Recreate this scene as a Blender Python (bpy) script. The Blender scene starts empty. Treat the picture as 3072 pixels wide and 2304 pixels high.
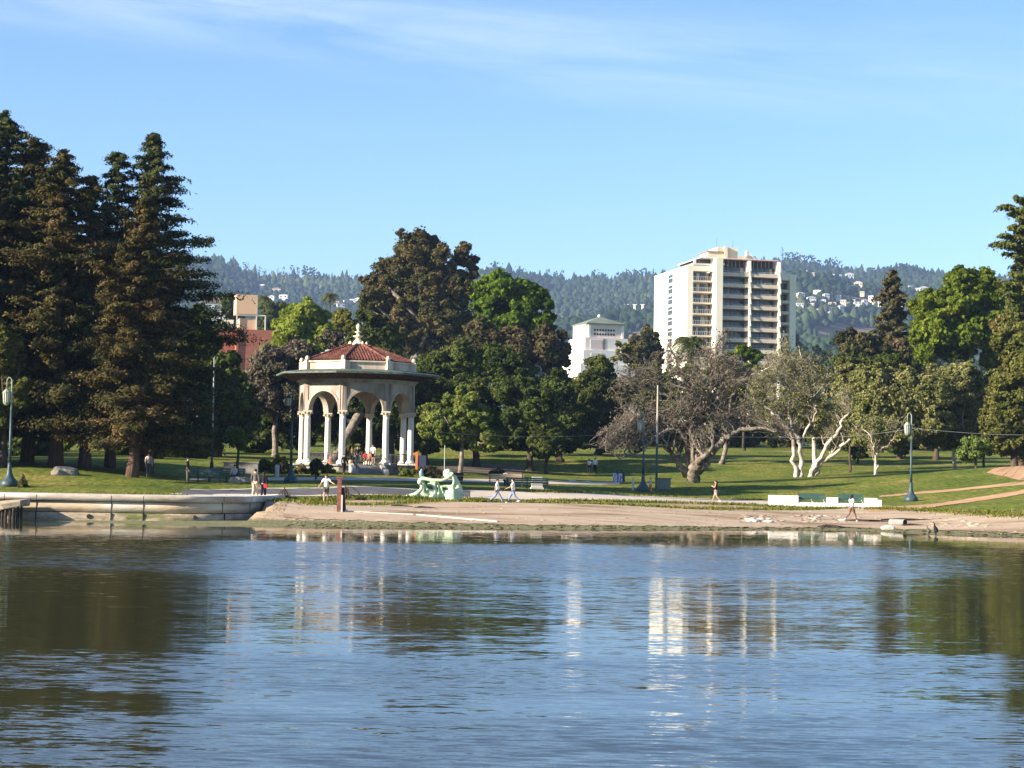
import bpy, bmesh, math, random
import numpy as np
from mathutils import Vector, Matrix

# ------------------------------------------------------------------ camera, sky, sun
F = 2000.0; CAMZ = 3.0
PITCH = math.radians(2.594); ROLL = math.radians(1.0)
scene = bpy.context.scene
C = scene.collection
cam_d = bpy.data.cameras.new("camera"); cam = bpy.data.objects.new("camera", cam_d); C.objects.link(cam)
cam_d.sensor_width = 36; cam_d.lens = F * 36 / 1024; cam_d.clip_start = 0.5; cam_d.clip_end = 30000
R3 = Matrix.Rotation(math.pi / 2 + PITCH, 3, 'X') @ Matrix.Rotation(ROLL, 3, 'Z')
cam.matrix_world = Matrix.Translation((0, 0, CAMZ)) @ R3.to_4x4()
scene.camera = cam

SUN_EL, SUN_AZ = 22.0, 246.0          # compass bearing from +Y, clockwise
world = bpy.data.worlds.new("World"); scene.world = world; world.use_nodes = True
nt = world.node_tree; nt.nodes.clear()
def N(t, kind, **kw):
    n = t.nodes.new(kind)
    for k, v in kw.items(): setattr(n, k, v)
    return n
wout = N(nt, 'ShaderNodeOutputWorld'); bg = N(nt, 'ShaderNodeBackground'); sky = N(nt, 'ShaderNodeTexSky')
sky.sky_type = 'NISHITA'; sky.sun_disc = False
sky.sun_elevation = math.radians(SUN_EL); sky.sun_rotation = math.radians(SUN_AZ)
sky.air_density = 1.0; sky.dust_density = 0.15; sky.ozone_density = 5.0; sky.altitude = 10
bg.inputs['Strength'].default_value = 0.07
# thin cirrus, as a function of view direction high in the sky
tc = N(nt, 'ShaderNodeTexCoord'); sep = N(nt, 'ShaderNodeSeparateXYZ'); nt.links.new(tc.outputs['Generated'], sep.inputs[0])
def M2(t, op, a, b=None, c=None):
    n = N(t, 'ShaderNodeMath', operation=op)
    for i, x in enumerate((a, b, c)):
        if x is None: continue
        if isinstance(x, (int, float)): n.inputs[i].default_value = x
        else: t.links.new(x, n.inputs[i])
    return n.outputs[0]
m = lambda op, a, b=None, c=None: M2(nt, op, a, b, c)
hor = m('SQRT', m('ADD', m('MULTIPLY', sep.outputs[0], sep.outputs[0]), m('MULTIPLY', sep.outputs[1], sep.outputs[1])))
az = m('ARCTAN2', sep.outputs[0], sep.outputs[1]); el = m('DIVIDE', sep.outputs[2], m('MAXIMUM', hor, 0.01))
comb = N(nt, 'ShaderNodeCombineXYZ'); nt.links.new(m('MULTIPLY', az, 3.0), comb.inputs[0])
tilt = m('ADD', el, m('MULTIPLY', az, 0.085)); nt.links.new(m('MULTIPLY', tilt, 26.0), comb.inputs[1])
nz = N(nt, 'ShaderNodeTexNoise'); nz.inputs['Scale'].default_value = 1.6; nz.inputs['Detail'].default_value = 6; nz.inputs['Roughness'].default_value = 0.62; nz.inputs['Distortion'].default_value = 0.6
nt.links.new(comb.outputs[0], nz.inputs['Vector'])
nz2 = N(nt, 'ShaderNodeTexNoise'); nz2.inputs['Scale'].default_value = 0.45; nt.links.new(comb.outputs[0], nz2.inputs['Vector'])
band = m('SUBTRACT', 1.0, m('MINIMUM', m('ABSOLUTE', m('DIVIDE', m('SUBTRACT', tilt, 0.2185), 0.032)), 1.0))
cl = m('MULTIPLY', m('MULTIPLY', band, m('MAXIMUM', m('SUBTRACT', nz.outputs[0], 0.34), 0.0)), 1.9)
high = m('MULTIPLY', m('MAXIMUM', m('SUBTRACT', m('MULTIPLY', nz.outputs[0], nz2.outputs[0]), 0.27), 0.0), m('MINIMUM', m('MAXIMUM', m('MULTIPLY', m('SUBTRACT', el, 0.14), 8.0), 0.0), 1.2))
cl = m('MINIMUM', m('MULTIPLY', m('ADD', cl, high), m('SUBTRACT', 0.58, m('MULTIPLY', az, 1.3))), 0.5)
mixc = N(nt, 'ShaderNodeMix', data_type='RGBA'); nt.links.new(cl, mixc.inputs[0])
hs = N(nt, 'ShaderNodeHueSaturation'); hs.inputs['Saturation'].default_value = 1.04; hs.inputs['Hue'].default_value = 0.503; hs.inputs['Value'].default_value = 1.0
nt.links.new(sky.outputs[0], hs.inputs['Color']); nt.links.new(hs.outputs[0], mixc.inputs[6])
mixc.inputs[7].default_value = (5.2, 5.7, 6.6, 1)
nt.links.new(mixc.outputs[2], bg.inputs['Color']); nt.links.new(bg.outputs[0], wout.inputs[0])

sd = bpy.data.lights.new("sun", 'SUN'); sun = bpy.data.objects.new("sun", sd); C.objects.link(sun)
sd.energy = 5.0; sd.angle = math.radians(0.6); sd.color = (1.0, 0.88, 0.72)
sdir = Vector((math.sin(math.radians(SUN_AZ)) * math.cos(math.radians(SUN_EL)), math.cos(math.radians(SUN_AZ)) * math.cos(math.radians(SUN_EL)), math.sin(math.radians(SUN_EL))))
sun.rotation_euler = sdir.to_track_quat('Z', 'Y').to_euler(); sun.location = (-40, -30, 60)
scene.view_settings.view_transform = 'Standard'; scene.view_settings.look = 'None'
scene.view_settings.exposure = 1.68; scene.view_settings.gamma = 1.0
scene.cycles.max_bounces = 6; scene.cycles.transparent_max_bounces = 4; scene.cycles.volume_bounces = 0
scene.cycles.caustics_reflective = False; scene.cycles.caustics_refractive = False

# ------------------------------------------------------------------ projection helper: a photo point at a known distance -> a place
def ray(u, v):
    d = R3 @ Vector(((u - 512.0) / F, -(v - 384.0) / F, -1.0))
    return d / d.y
def P(u, v, D):
    d = ray(u, v); return Vector((d.x * D, D, CAMZ + d.z * D))
def X(u, D, v=470.0): return P(u, v, D).x

# ------------------------------------------------------------------ terrain
_ctrl = [  # (u, v, D)
 (9,486,126),(60,486,127),(65,474,135),(137,477,140),(75,463,158),(110,462,163),(150,456,192),(30,462,150),(-80,490,120),(-80,462,160),
 (20,497,117),(100,496.5,118),(200,497,119),(255,498,123),(200,490,131),(300,491,133),(280,499,131),(400,492,137),(345,479,163),(230,478,160),(290,484,150),
 (433,499.5,136),(480,488,150),(500,503,138),(525,489,151),(640,498,152),(716,503,146),(590,474,227),(619,483,192),(643,494,166),
 (693,482,185),(805,477,218),(462,472,190),(700,456,258),(560,456,245),(330,456,235),(430,447,270),(650,445,310),(850,452,285),
 (911,502,155),(1000,467,190),(1030,480,168),(985,499,148),(876,476,205),(960,473,200),(1000,515,128),(1100,470,160),(1100,500,130),
 (880,509,141),(780,509,140),(850,523,127),(740,511,133),(600,505,132),(560,513,122),(430,506,127),(400,513,117),(345,511.5,115.5),(310,513,115),(280,518,113),
 (510,503,131),(340,504,126),(930,526,123),
]
_wl = [(-200,520),(40,520.5),(100,523),(200,526.5),(256,527.3),(320,527.6),(400,528),(512,528.8),(620,529.5),(700,530),(850,530.8),(930,534),(1000,536),(1100,540),(1300,545)]
WL = []
for u, v in _wl:
    d = ray(u, v); D = -CAMZ / d.z; WL.append((d.x * D, D))
WL = np.array(WL)
cp = []
for u, v, D in _ctrl:
    p = P(u, v, D); cp.append((p.x, p.y, p.z))
for (x, y) in WL[3:]:
    cp.append((x, y, 0.0)); cp.append((x * 0.93, y - 12, -0.7))
cp = np.array(cp)
def _ker(r): return -np.sqrt(r * r + 36.0)
_A = _ker(np.hypot(cp[:, None, 0] - cp[None, :, 0], cp[:, None, 1] - cp[None, :, 1])) + np.eye(len(cp)) * 0.25
_n = len(cp); _B = np.zeros((_n + 3, _n + 3)); _B[:_n, :_n] = _A
_B[:_n, _n] = 1; _B[:_n, _n + 1] = cp[:, 0] / 100; _B[:_n, _n + 2] = cp[:, 1] / 100; _B[_n:, :_n] = _B[:_n, _n:].T
_w = np.linalg.solve(_B, np.concatenate([cp[:, 2], [0, 0, 0]]))
WALL = [(-400, 111.0), (0, 112.0), (100, 112.3), (190, 112.9), (222, 114), (248, 116.5), (266, 120), (279, 124.5), (288, 131)]
WXY = np.array([(X(u, D, 520), D) for u, D in WALL])
WEND = WXY[-1][0]
def gz(x, y):
    x = np.asarray(x, float); y = np.asarray(y, float)
    lim = 0.27 * y + 8
    xc = np.clip(x, -lim, lim); yc = np.clip(y, 95, 320)
    r = np.hypot(xc[..., None] - cp[:, 0], yc[..., None] - cp[:, 1])
    z = (_ker(r) * _w[:_n]).sum(-1) + _w[_n] + _w[_n + 1] * xc / 100 + _w[_n + 2] * yc / 100
    t = np.clip((y - 290) / 120, 0, 1); t = t * t * (3 - 2 * t)
    z = z * (1 - t) + (9.0 + (y - 400) * 0.006) * t
    z = z + 0.05 * np.sin(x * 0.31 + 1.3 * np.sin(y * 0.13)) * np.cos(y * 0.27)
    wy = np.interp(x, WL[:, 0], WL[:, 1])
    ly = np.interp(x, WXY[:, 0], WXY[:, 1])
    front = np.clip((y - wy) * 0.012, -1.5, 0.12)
    isf = (x < WEND) & (y < ly + 2.0)
    z = np.where(isf, front, z)
    z = np.where((x < WEND) & (y >= ly + 2.0) & (y < ly + 7), np.minimum(z, 1.40), z)
    z = np.where((~isf) & (y < wy), np.minimum(z, -0.012 * (wy - y)), z)
    return z
def G(x, y): return float(gz(np.array([x]), np.array([y]))[0])
def hit(u, v, d0=100, d1=900):
    """where the view line through (u, v) meets the ground"""
    r = ray(u, v); D = np.arange(d0, d1, 0.25)
    below = (CAMZ + r.z * D) <= gz(r.x * D, D)
    i = int(np.argmax(below)) if below.any() else len(D) - 1
    return Vector((r.x * D[i], D[i], G(r.x * D[i], D[i])))

# ------------------------------------------------------------------ object and mesh helpers
def tag(o, label=None, cat=None, group=None, kind=None):
    if label: o['label'] = label
    if cat: o['category'] = cat
    if group: o['group'] = group
    if kind: o['kind'] = kind
    return o
def empty(name, loc, rz=0.0, label=None, cat=None, group=None):
    o = bpy.data.objects.new(name, None); C.objects.link(o); o.location = loc; o.rotation_euler = (0, 0, rz)
    o.empty_display_size = 0.3
    return tag(o, label, cat, group)
def link(name, me, mat, parent=None, smooth=False):
    o = bpy.data.objects.new(name, me); C.objects.link(o)
    if mat is not None: me.materials.append(mat)
    if parent is not None: o.parent = parent
    if smooth: me.polygons.foreach_set('use_smooth', np.ones(len(me.polygons), bool))
    return o
def np_mesh(name, V, Fq):
    """Fq: (n,3) or (n,4) int array"""
    me = bpy.data.meshes.new(name); V = np.asarray(V, np.float32); Fq = np.asarray(Fq, np.int32); k = Fq.shape[1]
    me.vertices.add(len(V)); me.vertices.foreach_set('co', V.ravel())
    me.loops.add(Fq.size); me.loops.foreach_set('vertex_index', Fq.ravel())
    me.polygons.add(len(Fq)); me.polygons.foreach_set('loop_start', np.arange(0, Fq.size, k, dtype=np.int32))
    me.polygons.foreach_set('loop_total', np.full(len(Fq), k, np.int32)); me.update(calc_edges=True)
    return me
class MB:
    """collects simple solids into one mesh"""
    def __init__(s): s.V = []; s.F = []; s.n = 0
    def add(s, V, Fs):
        s.V.extend([tuple(v) for v in V]); s.F.extend([tuple(i + s.n for i in f) for f in Fs]); s.n += len(V); return s
    def box(s, x0, x1, y0, y1, z0, z1, taper=0.0):
        t = taper
        V = [(x0,y0,z0),(x1,y0,z0),(x1,y1,z0),(x0,y1,z0),(x0+t,y0+t,z1),(x1-t,y0+t,z1),(x1-t,y1-t,z1),(x0+t,y1-t,z1)]
        return s.add(V, [(0,3,2,1),(4,5,6,7),(0,1,5,4),(1,2,6,5),(2,3,7,6),(3,0,4,7)])
    def tube(s, pts, rad, k=8, cap=True):
        pts = [Vector(p) for p in pts]
        if isinstance(rad, (int, float)): rad = [rad] * len(pts)
        V = []; prev = None
        for i, p in enumerate(pts):
            d = (pts[min(i + 1, len(pts) - 1)] - pts[max(i - 1, 0)]).normalized()
            a = prev if prev is not None else (Vector((0, 1, 0)) if abs(d.y) < 0.9 else Vector((1, 0, 0)))
            a = (a - d * a.dot(d)).normalized(); b = d.cross(a); prev = a
            for j in range(k):
                t = 2 * math.pi * j / k; V.append(p + (a * math.cos(t) + b * math.sin(t)) * rad[i])
        Fs = [(i*k+j, i*k+(j+1)%k, (i+1)*k+(j+1)%k, (i+1)*k+j) for i in range(len(pts)-1) for j in range(k)]
        if cap: Fs += [tuple(range(k))[::-1], tuple((len(pts)-1)*k + j for j in range(k))]
        return s.add(V, Fs)
    def lathe(s, prof, k=16, c=(0, 0, 0), rot=0.0):
        V = []
        for r, z in prof:
            for j in range(k):
                t = 2 * math.pi * j / k + rot; V.append((c[0] + r * math.cos(t), c[1] + r * math.sin(t), c[2] + z))
        Fs = [(i*k+j, i*k+(j+1)%k, (i+1)*k+(j+1)%k, (i+1)*k+j) for i in range(len(prof)-1) for j in range(k)]
        Fs += [tuple(range(k))[::-1], tuple((len(prof)-1)*k + j for j in range(k))]
        return s.add(V, Fs)
    def ball(s, c, r, k=10, sq=(1, 1, 1)):
        prof = [(r * math.sin(math.pi * i / 7) + 1e-4, -r * math.cos(math.pi * i / 7)) for i in range(8)]
        V = []
        for rr, z in prof:
            for j in range(k):
                t = 2 * math.pi * j / k; V.append((c[0] + rr * math.cos(t) * sq[0], c[1] + rr * math.sin(t) * sq[1], c[2] + z * sq[2]))
        Fs = [(i*k+j, i*k+(j+1)%k, (i+1)*k+(j+1)%k, (i+1)*k+j) for i in range(7) for j in range(k)]
        Fs += [tuple(range(k))[::-1], tuple(7*k + j for j in range(k))]
        return s.add(V, Fs)
    def prism(s, poly, z0, z1):
        k = len(poly); V = [(x, y, z0) for x, y in poly] + [(x, y, z1) for x, y in poly]
        return s.add(V, [tuple(range(k))[::-1], tuple(range(k, 2*k))] + [(i, (i+1) % k, k+(i+1) % k, k+i) for i in range(k)])
    def build(s, name, mat, parent=None, smooth=False, loc=None, bevel=0.0):
        me = bpy.data.meshes.new(name); me.from_pydata(s.V, [], s.F); me.update()
        o = link(name, me, mat, parent, smooth)
        if loc is not None: o.location = loc
        if bevel:
            b = o.modifiers.new('bevel', 'BEVEL'); b.width = bevel; b.segments = 1; b.limit_method = 'ANGLE'
        return o
def copy_tree(o, parent=None):
    c = o.copy(); C.objects.link(c); c.parent = parent
    for ch in list(o.children): copy_tree(ch, c)
    return c

# ------------------------------------------------------------------ materials
def mat(name, col, rough=0.8, spec=0.3, noise=0.0, scale=5.0, col2=None, bump=0.0, bscale=None, metal=0.0, stain=None, stretch=None, coord='Object', detail=4, thresh=(0.35, 0.7)):
    m_ = bpy.data.materials.new(name); m_.use_nodes = True; t = m_.node_tree; b = t.nodes['Principled BSDF']
    b.inputs['Roughness'].default_value = rough; b.inputs['Specular IOR Level'].default_value = spec; b.inputs['Metallic'].default_value = metal
    b.inputs['Base Color'].default_value = (*col, 1)
    if col2 is not None or bump:
        tcn = N(t, 'ShaderNodeTexCoord'); mp = N(t, 'ShaderNodeMapping'); t.links.new(tcn.outputs[coord], mp.inputs[0])
        if stretch: mp.inputs['Scale'].default_value = stretch
        nn = N(t, 'ShaderNodeTexNoise'); nn.inputs['Scale'].default_value = scale; nn.inputs['Detail'].default_value = detail; nn.inputs['Roughness'].default_value = 0.65
        t.links.new(mp.outputs[0], nn.inputs['Vector'])
        if col2 is not None:
            cr = N(t, 'ShaderNodeValToRGB'); cr.color_ramp.elements[0].position = thresh[0]; cr.color_ramp.elements[1].position = thresh[1]
            cr.color_ramp.elements[0].color = (*col, 1); cr.color_ramp.elements[1].color = (*col2, 1)
            t.links.new(nn.outputs[0], cr.inputs[0]); last = cr.outputs[0]
            if stain is not None:
                n3 = N(t, 'ShaderNodeTexNoise'); n3.inputs['Scale'].default_value = scale * 0.37; n3.inputs['Detail'].default_value = 5; t.links.new(mp.outputs[0], n3.inputs['Vector'])
                r3 = N(t, 'ShaderNodeValToRGB'); r3.color_ramp.elements[0].position = 0.52; r3.color_ramp.elements[1].position = 0.66
                r3.color_ramp.elements[0].color = (0, 0, 0, 1); r3.color_ramp.elements[1].color = (1, 1, 1, 1); t.links.new(n3.outputs[0], r3.inputs[0])
                mx = N(t, 'ShaderNodeMix', data_type='RGBA'); t.links.new(r3.outputs[0], mx.inputs[0]); t.links.new(last, mx.inputs[6]); mx.inputs[7].default_value = (*stain, 1); last = mx.outputs[2]
            t.links.new(last, b.inputs['Base Color'])
        if bump:
            n2 = N(t, 'ShaderNodeTexNoise'); n2.inputs['Scale'].default_value = bscale or scale * 3; n2.inputs['Detail'].default_value = 4; t.links.new(mp.outputs[0], n2.inputs['Vector'])
            bp = N(t, 'ShaderNodeBump'); bp.inputs['Strength'].default_value = bump; bp.inputs['Distance'].default_value = 0.1
            t.links.new(n2.outputs[0], bp.inputs['Height']); t.links.new(bp.outputs[0], b.inputs['Normal'])
    return m_
def foliage(name, c1, c2, c3=None, scale=0.35, transl=0.3, var=0.45):
    """leaves: two or three natural leaf colours in patches, each leaf a little lighter or darker"""
    m_ = bpy.data.materials.new(name); m_.use_nodes = True; t = m_.node_tree; t.nodes.clear()
    out = N(t, 'ShaderNodeOutputMaterial'); tcn = N(t, 'ShaderNodeTexCoord'); oi = N(t, 'ShaderNodeObjectInfo')
    nn = N(t, 'ShaderNodeTexNoise'); nn.inputs['Scale'].default_value = scale; nn.inputs['Detail'].default_value = 3
    vm = N(t, 'ShaderNodeVectorMath', operation='ADD'); t.links.new(tcn.outputs['Object'], vm.inputs[0])
    cx = N(t, 'ShaderNodeCombineXYZ'); t.links.new(M2(t, 'MULTIPLY', oi.outputs['Random'], 50.0), cx.inputs[0]); t.links.new(cx.outputs[0], vm.inputs[1])
    t.links.new(vm.outputs[0], nn.inputs['Vector'])
    cr = N(t, 'ShaderNodeValToRGB'); e = cr.color_ramp.elements; e[0].position = 0.36; e[1].position = 0.62; e[0].color = (*c1, 1); e[1].color = (*c2, 1)
    if c3: x = e.new(0.72); x.color = (*c3, 1)
    t.links.new(nn.outputs[0], cr.inputs[0])
    ge = N(t, 'ShaderNodeNewGeometry'); hsv = N(t, 'ShaderNodeHueSaturation')
    v_ = M2(t, 'ADD', M2(t, 'MULTIPLY', ge.outputs['Random Per Island'], 2 * var), 1 - var); t.links.new(v_, hsv.inputs['Value'])
    h_ = M2(t, 'ADD', M2(t, 'MULTIPLY', oi.outputs['Random'], 0.03), 0.485); t.links.new(h_, hsv.inputs['Hue'])
    t.links.new(cr.outputs[0], hsv.inputs['Color'])
    d = N(t, 'ShaderNodeBsdfDiffuse'); tr = N(t, 'ShaderNodeBsdfTranslucent'); mx = N(t, 'ShaderNodeMixShader'); mx.inputs[0].default_value = transl
    t.links.new(hsv.outputs[0], d.inputs[0]); t.links.new(hsv.outputs[0], tr.inputs[0]); t.links.new(d.outputs[0], mx.inputs[1]); t.links.new(tr.outputs[0], mx.inputs[2])
    t.links.new(mx.outputs[0], out.inputs[0])
    return m_
# ------------------------------------------------------------------ ground, lake, paths
def ground_material():
    m_ = bpy.data.materials.new('park_ground'); m_.use_nodes = True; t = m_.node_tree; b = t.nodes['Principled BSDF']
    b.inputs['Roughness'].default_value = 0.95; b.inputs['Specular IOR Level'].default_value = 0.1
    tcn = N(t, 'ShaderNodeTexCoord')
    def noise(scale, det=4, st=None):
        mp = N(t, 'ShaderNodeMapping'); t.links.new(tcn.outputs['Object'], mp.inputs[0])
        if st: mp.inputs['Scale'].default_value = st
        n_ = N(t, 'ShaderNodeTexNoise'); n_.inputs['Scale'].default_value = scale; n_.inputs['Detail'].default_value = det; n_.inputs['Roughness'].default_value = 0.6
        t.links.new(mp.outputs[0], n_.inputs['Vector']); return n_.outputs[0]
    def ramp(fac, stops):
        r = N(t, 'ShaderNodeValToRGB'); e = r.color_ramp.elements
        e[0].position, e[0].color = stops[0][0], (*stops[0][1], 1); e[1].position, e[1].color = stops[-1][0], (*stops[-1][1], 1)
        for p, c in stops[1:-1]: x = e.new(p); x.color = (*c, 1)
        t.links.new(fac, r.inputs[0]); return r.outputs[0]
    g1 = ramp(noise(0.22, 6, (1, 0.5, 1)), [(0.3, (0.066, 0.1, 0.013)), (0.48, (0.102, 0.134, 0.02)), (0.6, (0.155, 0.16, 0.032)), (0.76, (0.24, 0.19, 0.065))])
    g2 = ramp(noise(3.0, 5, (1, 0.25, 1)), [(0.3, (0.5, 0.5, 0.5)), (0.7, (1.5, 1.4, 1.25))])
    mu = N(t, 'ShaderNodeMix', data_type='RGBA', blend_type='MULTIPLY'); mu.inputs[0].default_value = 1.0; t.links.new(g1, mu.inputs[6]); t.links.new(g2, mu.inputs[7])
    # wet algae and mud by the waterline, from the height above the lake
    sp = N(t, 'ShaderNodeSeparateXYZ'); t.links.new(tcn.outputs['Object'], sp.inputs[0])
    zz = M2(t, 'ADD', sp.outputs[2], M2(t, 'MULTIPLY', M2(t, 'SUBTRACT', noise(0.5, 5, (0.4, 1, 1)), 0.5), 0.22))
    mud = ramp(noise(1.3, 5, (0.5, 1.2, 1)), [(0.3, (0.12, 0.12, 0.055)), (0.7, (0.2, 0.19, 0.1))])
    f1 = N(t, 'ShaderNodeMapRange'); f1.inputs[1].default_value = 0.22; f1.inputs[2].default_value = 0.30; t.links.new(zz, f1.inputs[0])
    mx = N(t, 'ShaderNodeMix', data_type='RGBA'); t.links.new(f1.outputs[0], mx.inputs[0]); t.links.new(mud, mx.inputs[6]); t.links.new(mu.outputs[2], mx.inputs[7])
    dirt = ramp(noise(0.8, 8, (0.6, 1.3, 1)), [(0.3, (0.26, 0.18, 0.11)), (0.7, (0.45, 0.34, 0.22))])
    f2 = N(t, 'ShaderNodeMapRange'); f2.inputs[1].default_value = 1.12; f2.inputs[2].default_value = 1.2; t.links.new(zz, f2.inputs[0])
    mg = N(t, 'ShaderNodeMix', data_type='RGBA'); t.links.new(f2.outputs[0], mg.inputs[0]); t.links.new(dirt, mg.inputs[6]); t.links.new(mu.outputs[2], mg.inputs[7]); t.links.new(mg.outputs[2], mx.inputs[7])
    t.links.new(mx.outputs[2], b.inputs['Base Color'])
    bp = N(t, 'ShaderNodeBump'); bp.inputs['Strength'].default_value = 0.8; bp.inputs['Distance'].default_value = 0.15
    t.links.new(noise(5.0, 4), bp.inputs['Height']); t.links.new(bp.outputs[0], b.inputs['Normal'])
    return m_
ys = np.concatenate([np.arange(88, 140, 0.6), np.arange(140, 330, 1.5), np.geomspace(330, 1700, 60)])
xs1 = np.concatenate([np.arange(-45, 45, 0.7), ])
ts = np.concatenate([-np.geomspace(0.46, 4.0, 22)[::-1], np.linspace(-0.45, 0.45, 190), np.geomspace(0.46, 4.0, 22)])
YY, TT = np.meshgrid(ys, ts, indexing='ij'); XX = TT * YY
ZZ = gz(XX.ravel(), YY.ravel()).reshape(XX.shape)
def grid_mesh(name, XX, YY, ZZ):
    a, b_ = XX.shape; idx = np.arange(a * b_).reshape(a, b_)
    Fq = np.stack([idx[:-1, :-1], idx[:-1, 1:], idx[1:, 1:], idx[1:, :-1]], -1).reshape(-1, 4)
    return np_mesh(name, np.stack([XX, YY, ZZ], -1).reshape(-1, 3), Fq)
tag(link('ground', grid_mesh('ground', XX, YY, ZZ), ground_material(), smooth=True), kind='structure')
MB().box(-3000, 3000, -400, 100, -2.2, -1.9).build('lake_bed', mat('lake_bed', (0.03, 0.035, 0.02)))['kind'] = 'structure'

def water_material():
    m_ = bpy.data.materials.new('lake_water'); m_.use_nodes = True; t = m_.node_tree; t.nodes.clear()
    out = N(t, 'ShaderNodeOutputMaterial'); tcn = N(t, 'ShaderNodeTexCoord')
    sp = N(t, 'ShaderNodeSeparateXYZ'); t.links.new(tcn.outputs['Object'], sp.inputs[0])
    m = lambda op, a, b=None, c=None: M2(t, op, a, b, c)
    def noise(scale, det=3, st=(1, 1, 1), loc=(0, 0, 0), col=False, rough=0.55):
        mp = N(t, 'ShaderNodeMapping'); t.links.new(tcn.outputs['Object'], mp.inputs[0]); mp.inputs['Scale'].default_value = st; mp.inputs['Location'].default_value = loc
        n_ = N(t, 'ShaderNodeTexNoise'); n_.inputs['Scale'].default_value = scale; n_.inputs['Detail'].default_value = det; n_.inputs['Roughness'].default_value = rough
        t.links.new(mp.outputs[0], n_.inputs['Vector']); return n_.outputs['Color' if col else 0]
    y = sp.outputs[1]; x = sp.outputs[0]
    yd = m('ADD', y, m('MULTIPLY', m('SUBTRACT', noise(0.035, 3, (1, 1, 1)), 0.5), 14.0))
    yd = m('ADD', yd, m('MULTIPLY', x, -0.22))
    # wind lanes: how ruffled the surface is, by distance across the lake
    mr = N(t, 'ShaderNodeMapRange'); mr.inputs[1].default_value = 10; mr.inputs[2].default_value = 130; t.links.new(yd, mr.inputs[0])
    cr = N(t, 'ShaderNodeValToRGB'); e = cr.color_ramp.elements
    def pos(d): return (d - 10) / 120
    stops = [(14, .8), (24.5, .75), (26, .30), (27.3, .36), (28.5, .75), (32.0, .72), (34, .32), (41, .26), (50, .44), (58, .55), (62, 1.25), (82, 1.05), (88, .35), (97, .12), (125, .06)]
    e[0].position = pos(stops[0][0]); e[0].color = (stops[0][1],) * 3 + (1,); e[1].position = pos(stops[-1][0]); e[1].color = (stops[-1][1],) * 3 + (1,)
    for d_, s_ in stops[1:-1]: q = e.new(pos(d_)); q.color = (s_,) * 3 + (1,)
    t.links.new(mr.outputs[0], cr.inputs[0])
    A = m('MULTIPLY', cr.outputs[0], m('ADD', 0.55, m('MULTIPLY', noise(0.09, 4, (0.35, 1, 1), (7, 3, 0)), 0.9)))
    lee = N(t, 'ShaderNodeMapRange'); lee.inputs[1].default_value = -1.0; lee.inputs[2].default_value = 6.0; t.links.new(m('SUBTRACT', x, m('MULTIPLY', y, 0.165)), lee.inputs[0])
    A = m('MULTIPLY', A, m('SUBTRACT', 1.0, m('MULTIPLY', lee.outputs[0], 0.62)))
    # ripple slopes
    c1 = noise(4.6, 6, (0.42, 1.5, 1), col=True, rough=0.72); c2 = noise(0.7, 3, (0.5, 1.5, 1), (3, 8, 0), col=True)
    s1 = N(t, 'ShaderNodeSeparateColor'); t.links.new(c1, s1.inputs[0]); s2 = N(t, 'ShaderNodeSeparateColor'); t.links.new(c2, s2.inputs[0])
    sx = m('ADD', m('MULTIPLY', m('SUBTRACT', s1.outputs[0], 0.5), 0.16), m('MULTIPLY', m('SUBTRACT', s2.outputs[0], 0.5), 0.03))
    sy = m('ADD', m('MULTIPLY', m('SUBTRACT', s1.outputs[1], 0.5), 0.62), m('MULTIPLY', m('SUBTRACT', s2.outputs[1], 0.5), 0.16))
    nx = m('MULTIPLY', sx, A); ny = m('MULTIPLY', m('SUBTRACT', sy, 0.062), A)
    cb = N(t, 'ShaderNodeCombineXYZ'); t.links.new(nx, cb.inputs[0]); t.links.new(ny, cb.inputs[1]); cb.inputs[2].default_value = 1.0
    nrm = N(t, 'ShaderNodeVectorMath', operation='NORMALIZE'); t.links.new(cb.outputs[0], nrm.inputs[0])
    pr = N(t, 'ShaderNodeBsdfPrincipled'); pr.inputs['Base Color'].default_value = (0.034, 0.036, 0.016, 1); pr.inputs['IOR'].default_value = 1.42
    pr.inputs['Roughness'].default_value = 0.03; pr.inputs['Specular IOR Level'].default_value = 0.5
    t.links.new(nrm.outputs[0], pr.inputs['Normal']); t.links.new(pr.outputs[0], out.inputs[0])
    return m_
wm = MB(); wm.add([(-1500, -300, 0), (1500, -300, 0), (1500, 150, 0), (-1500, 150, 0)], [(0, 1, 2, 3)])
tag(wm.build('lake_water', water_material()), kind='structure')

def resample(pts, n):
    pts = np.array(pts, float); d = np.concatenate([[0], np.cumsum(np.hypot(*np.diff(pts[:, :2], axis=0).T))]); s = np.linspace(0, d[-1], n)
    return np.stack([np.interp(s, d, pts[:, k]) for k in range(pts.shape[1])], -1)
_rr = np.random.RandomState(3)
def ribbon(name, near_px, far_px, material, lift=0.03, n=160, mrows=10, jit=0.3, kind='structure'):
    a = resample([tuple(hit(u, v))[:2] for u, v in near_px], n); b_ = resample([tuple(hit(u, v))[:2] for u, v in far_px], n)
    k = np.linspace(0, 1, mrows)[None, :, None]
    def wob(): 
        w = np.convolve(_rr.randn(n + 8), np.ones(3) / 3, 'same')[4:4 + n]; return w
    a[:, 1] += wob() * jit; b_[:, 1] += wob() * jit
    XY = a[:, None, :] * (1 - k) + b_[:, None, :] * k
    Z = gz(XY[..., 0].ravel(), XY[..., 1].ravel()).reshape(XY.shape[:2]) + lift
    Z[:, 0] -= 0.0; 
    return tag(link(name, grid_mesh(name, XY[..., 0], XY[..., 1], Z), material, smooth=True), kind=kind)
M_sand = mat('beach_dirt', (0.32, 0.235, 0.155), 0.95, 0.1, col2=(0.47, 0.37, 0.265), scale=0.6, bump=0.5, bscale=2.5, stretch=(0.6, 1.6, 1), stain=(0.24, 0.16, 0.095), detail=10)
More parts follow.
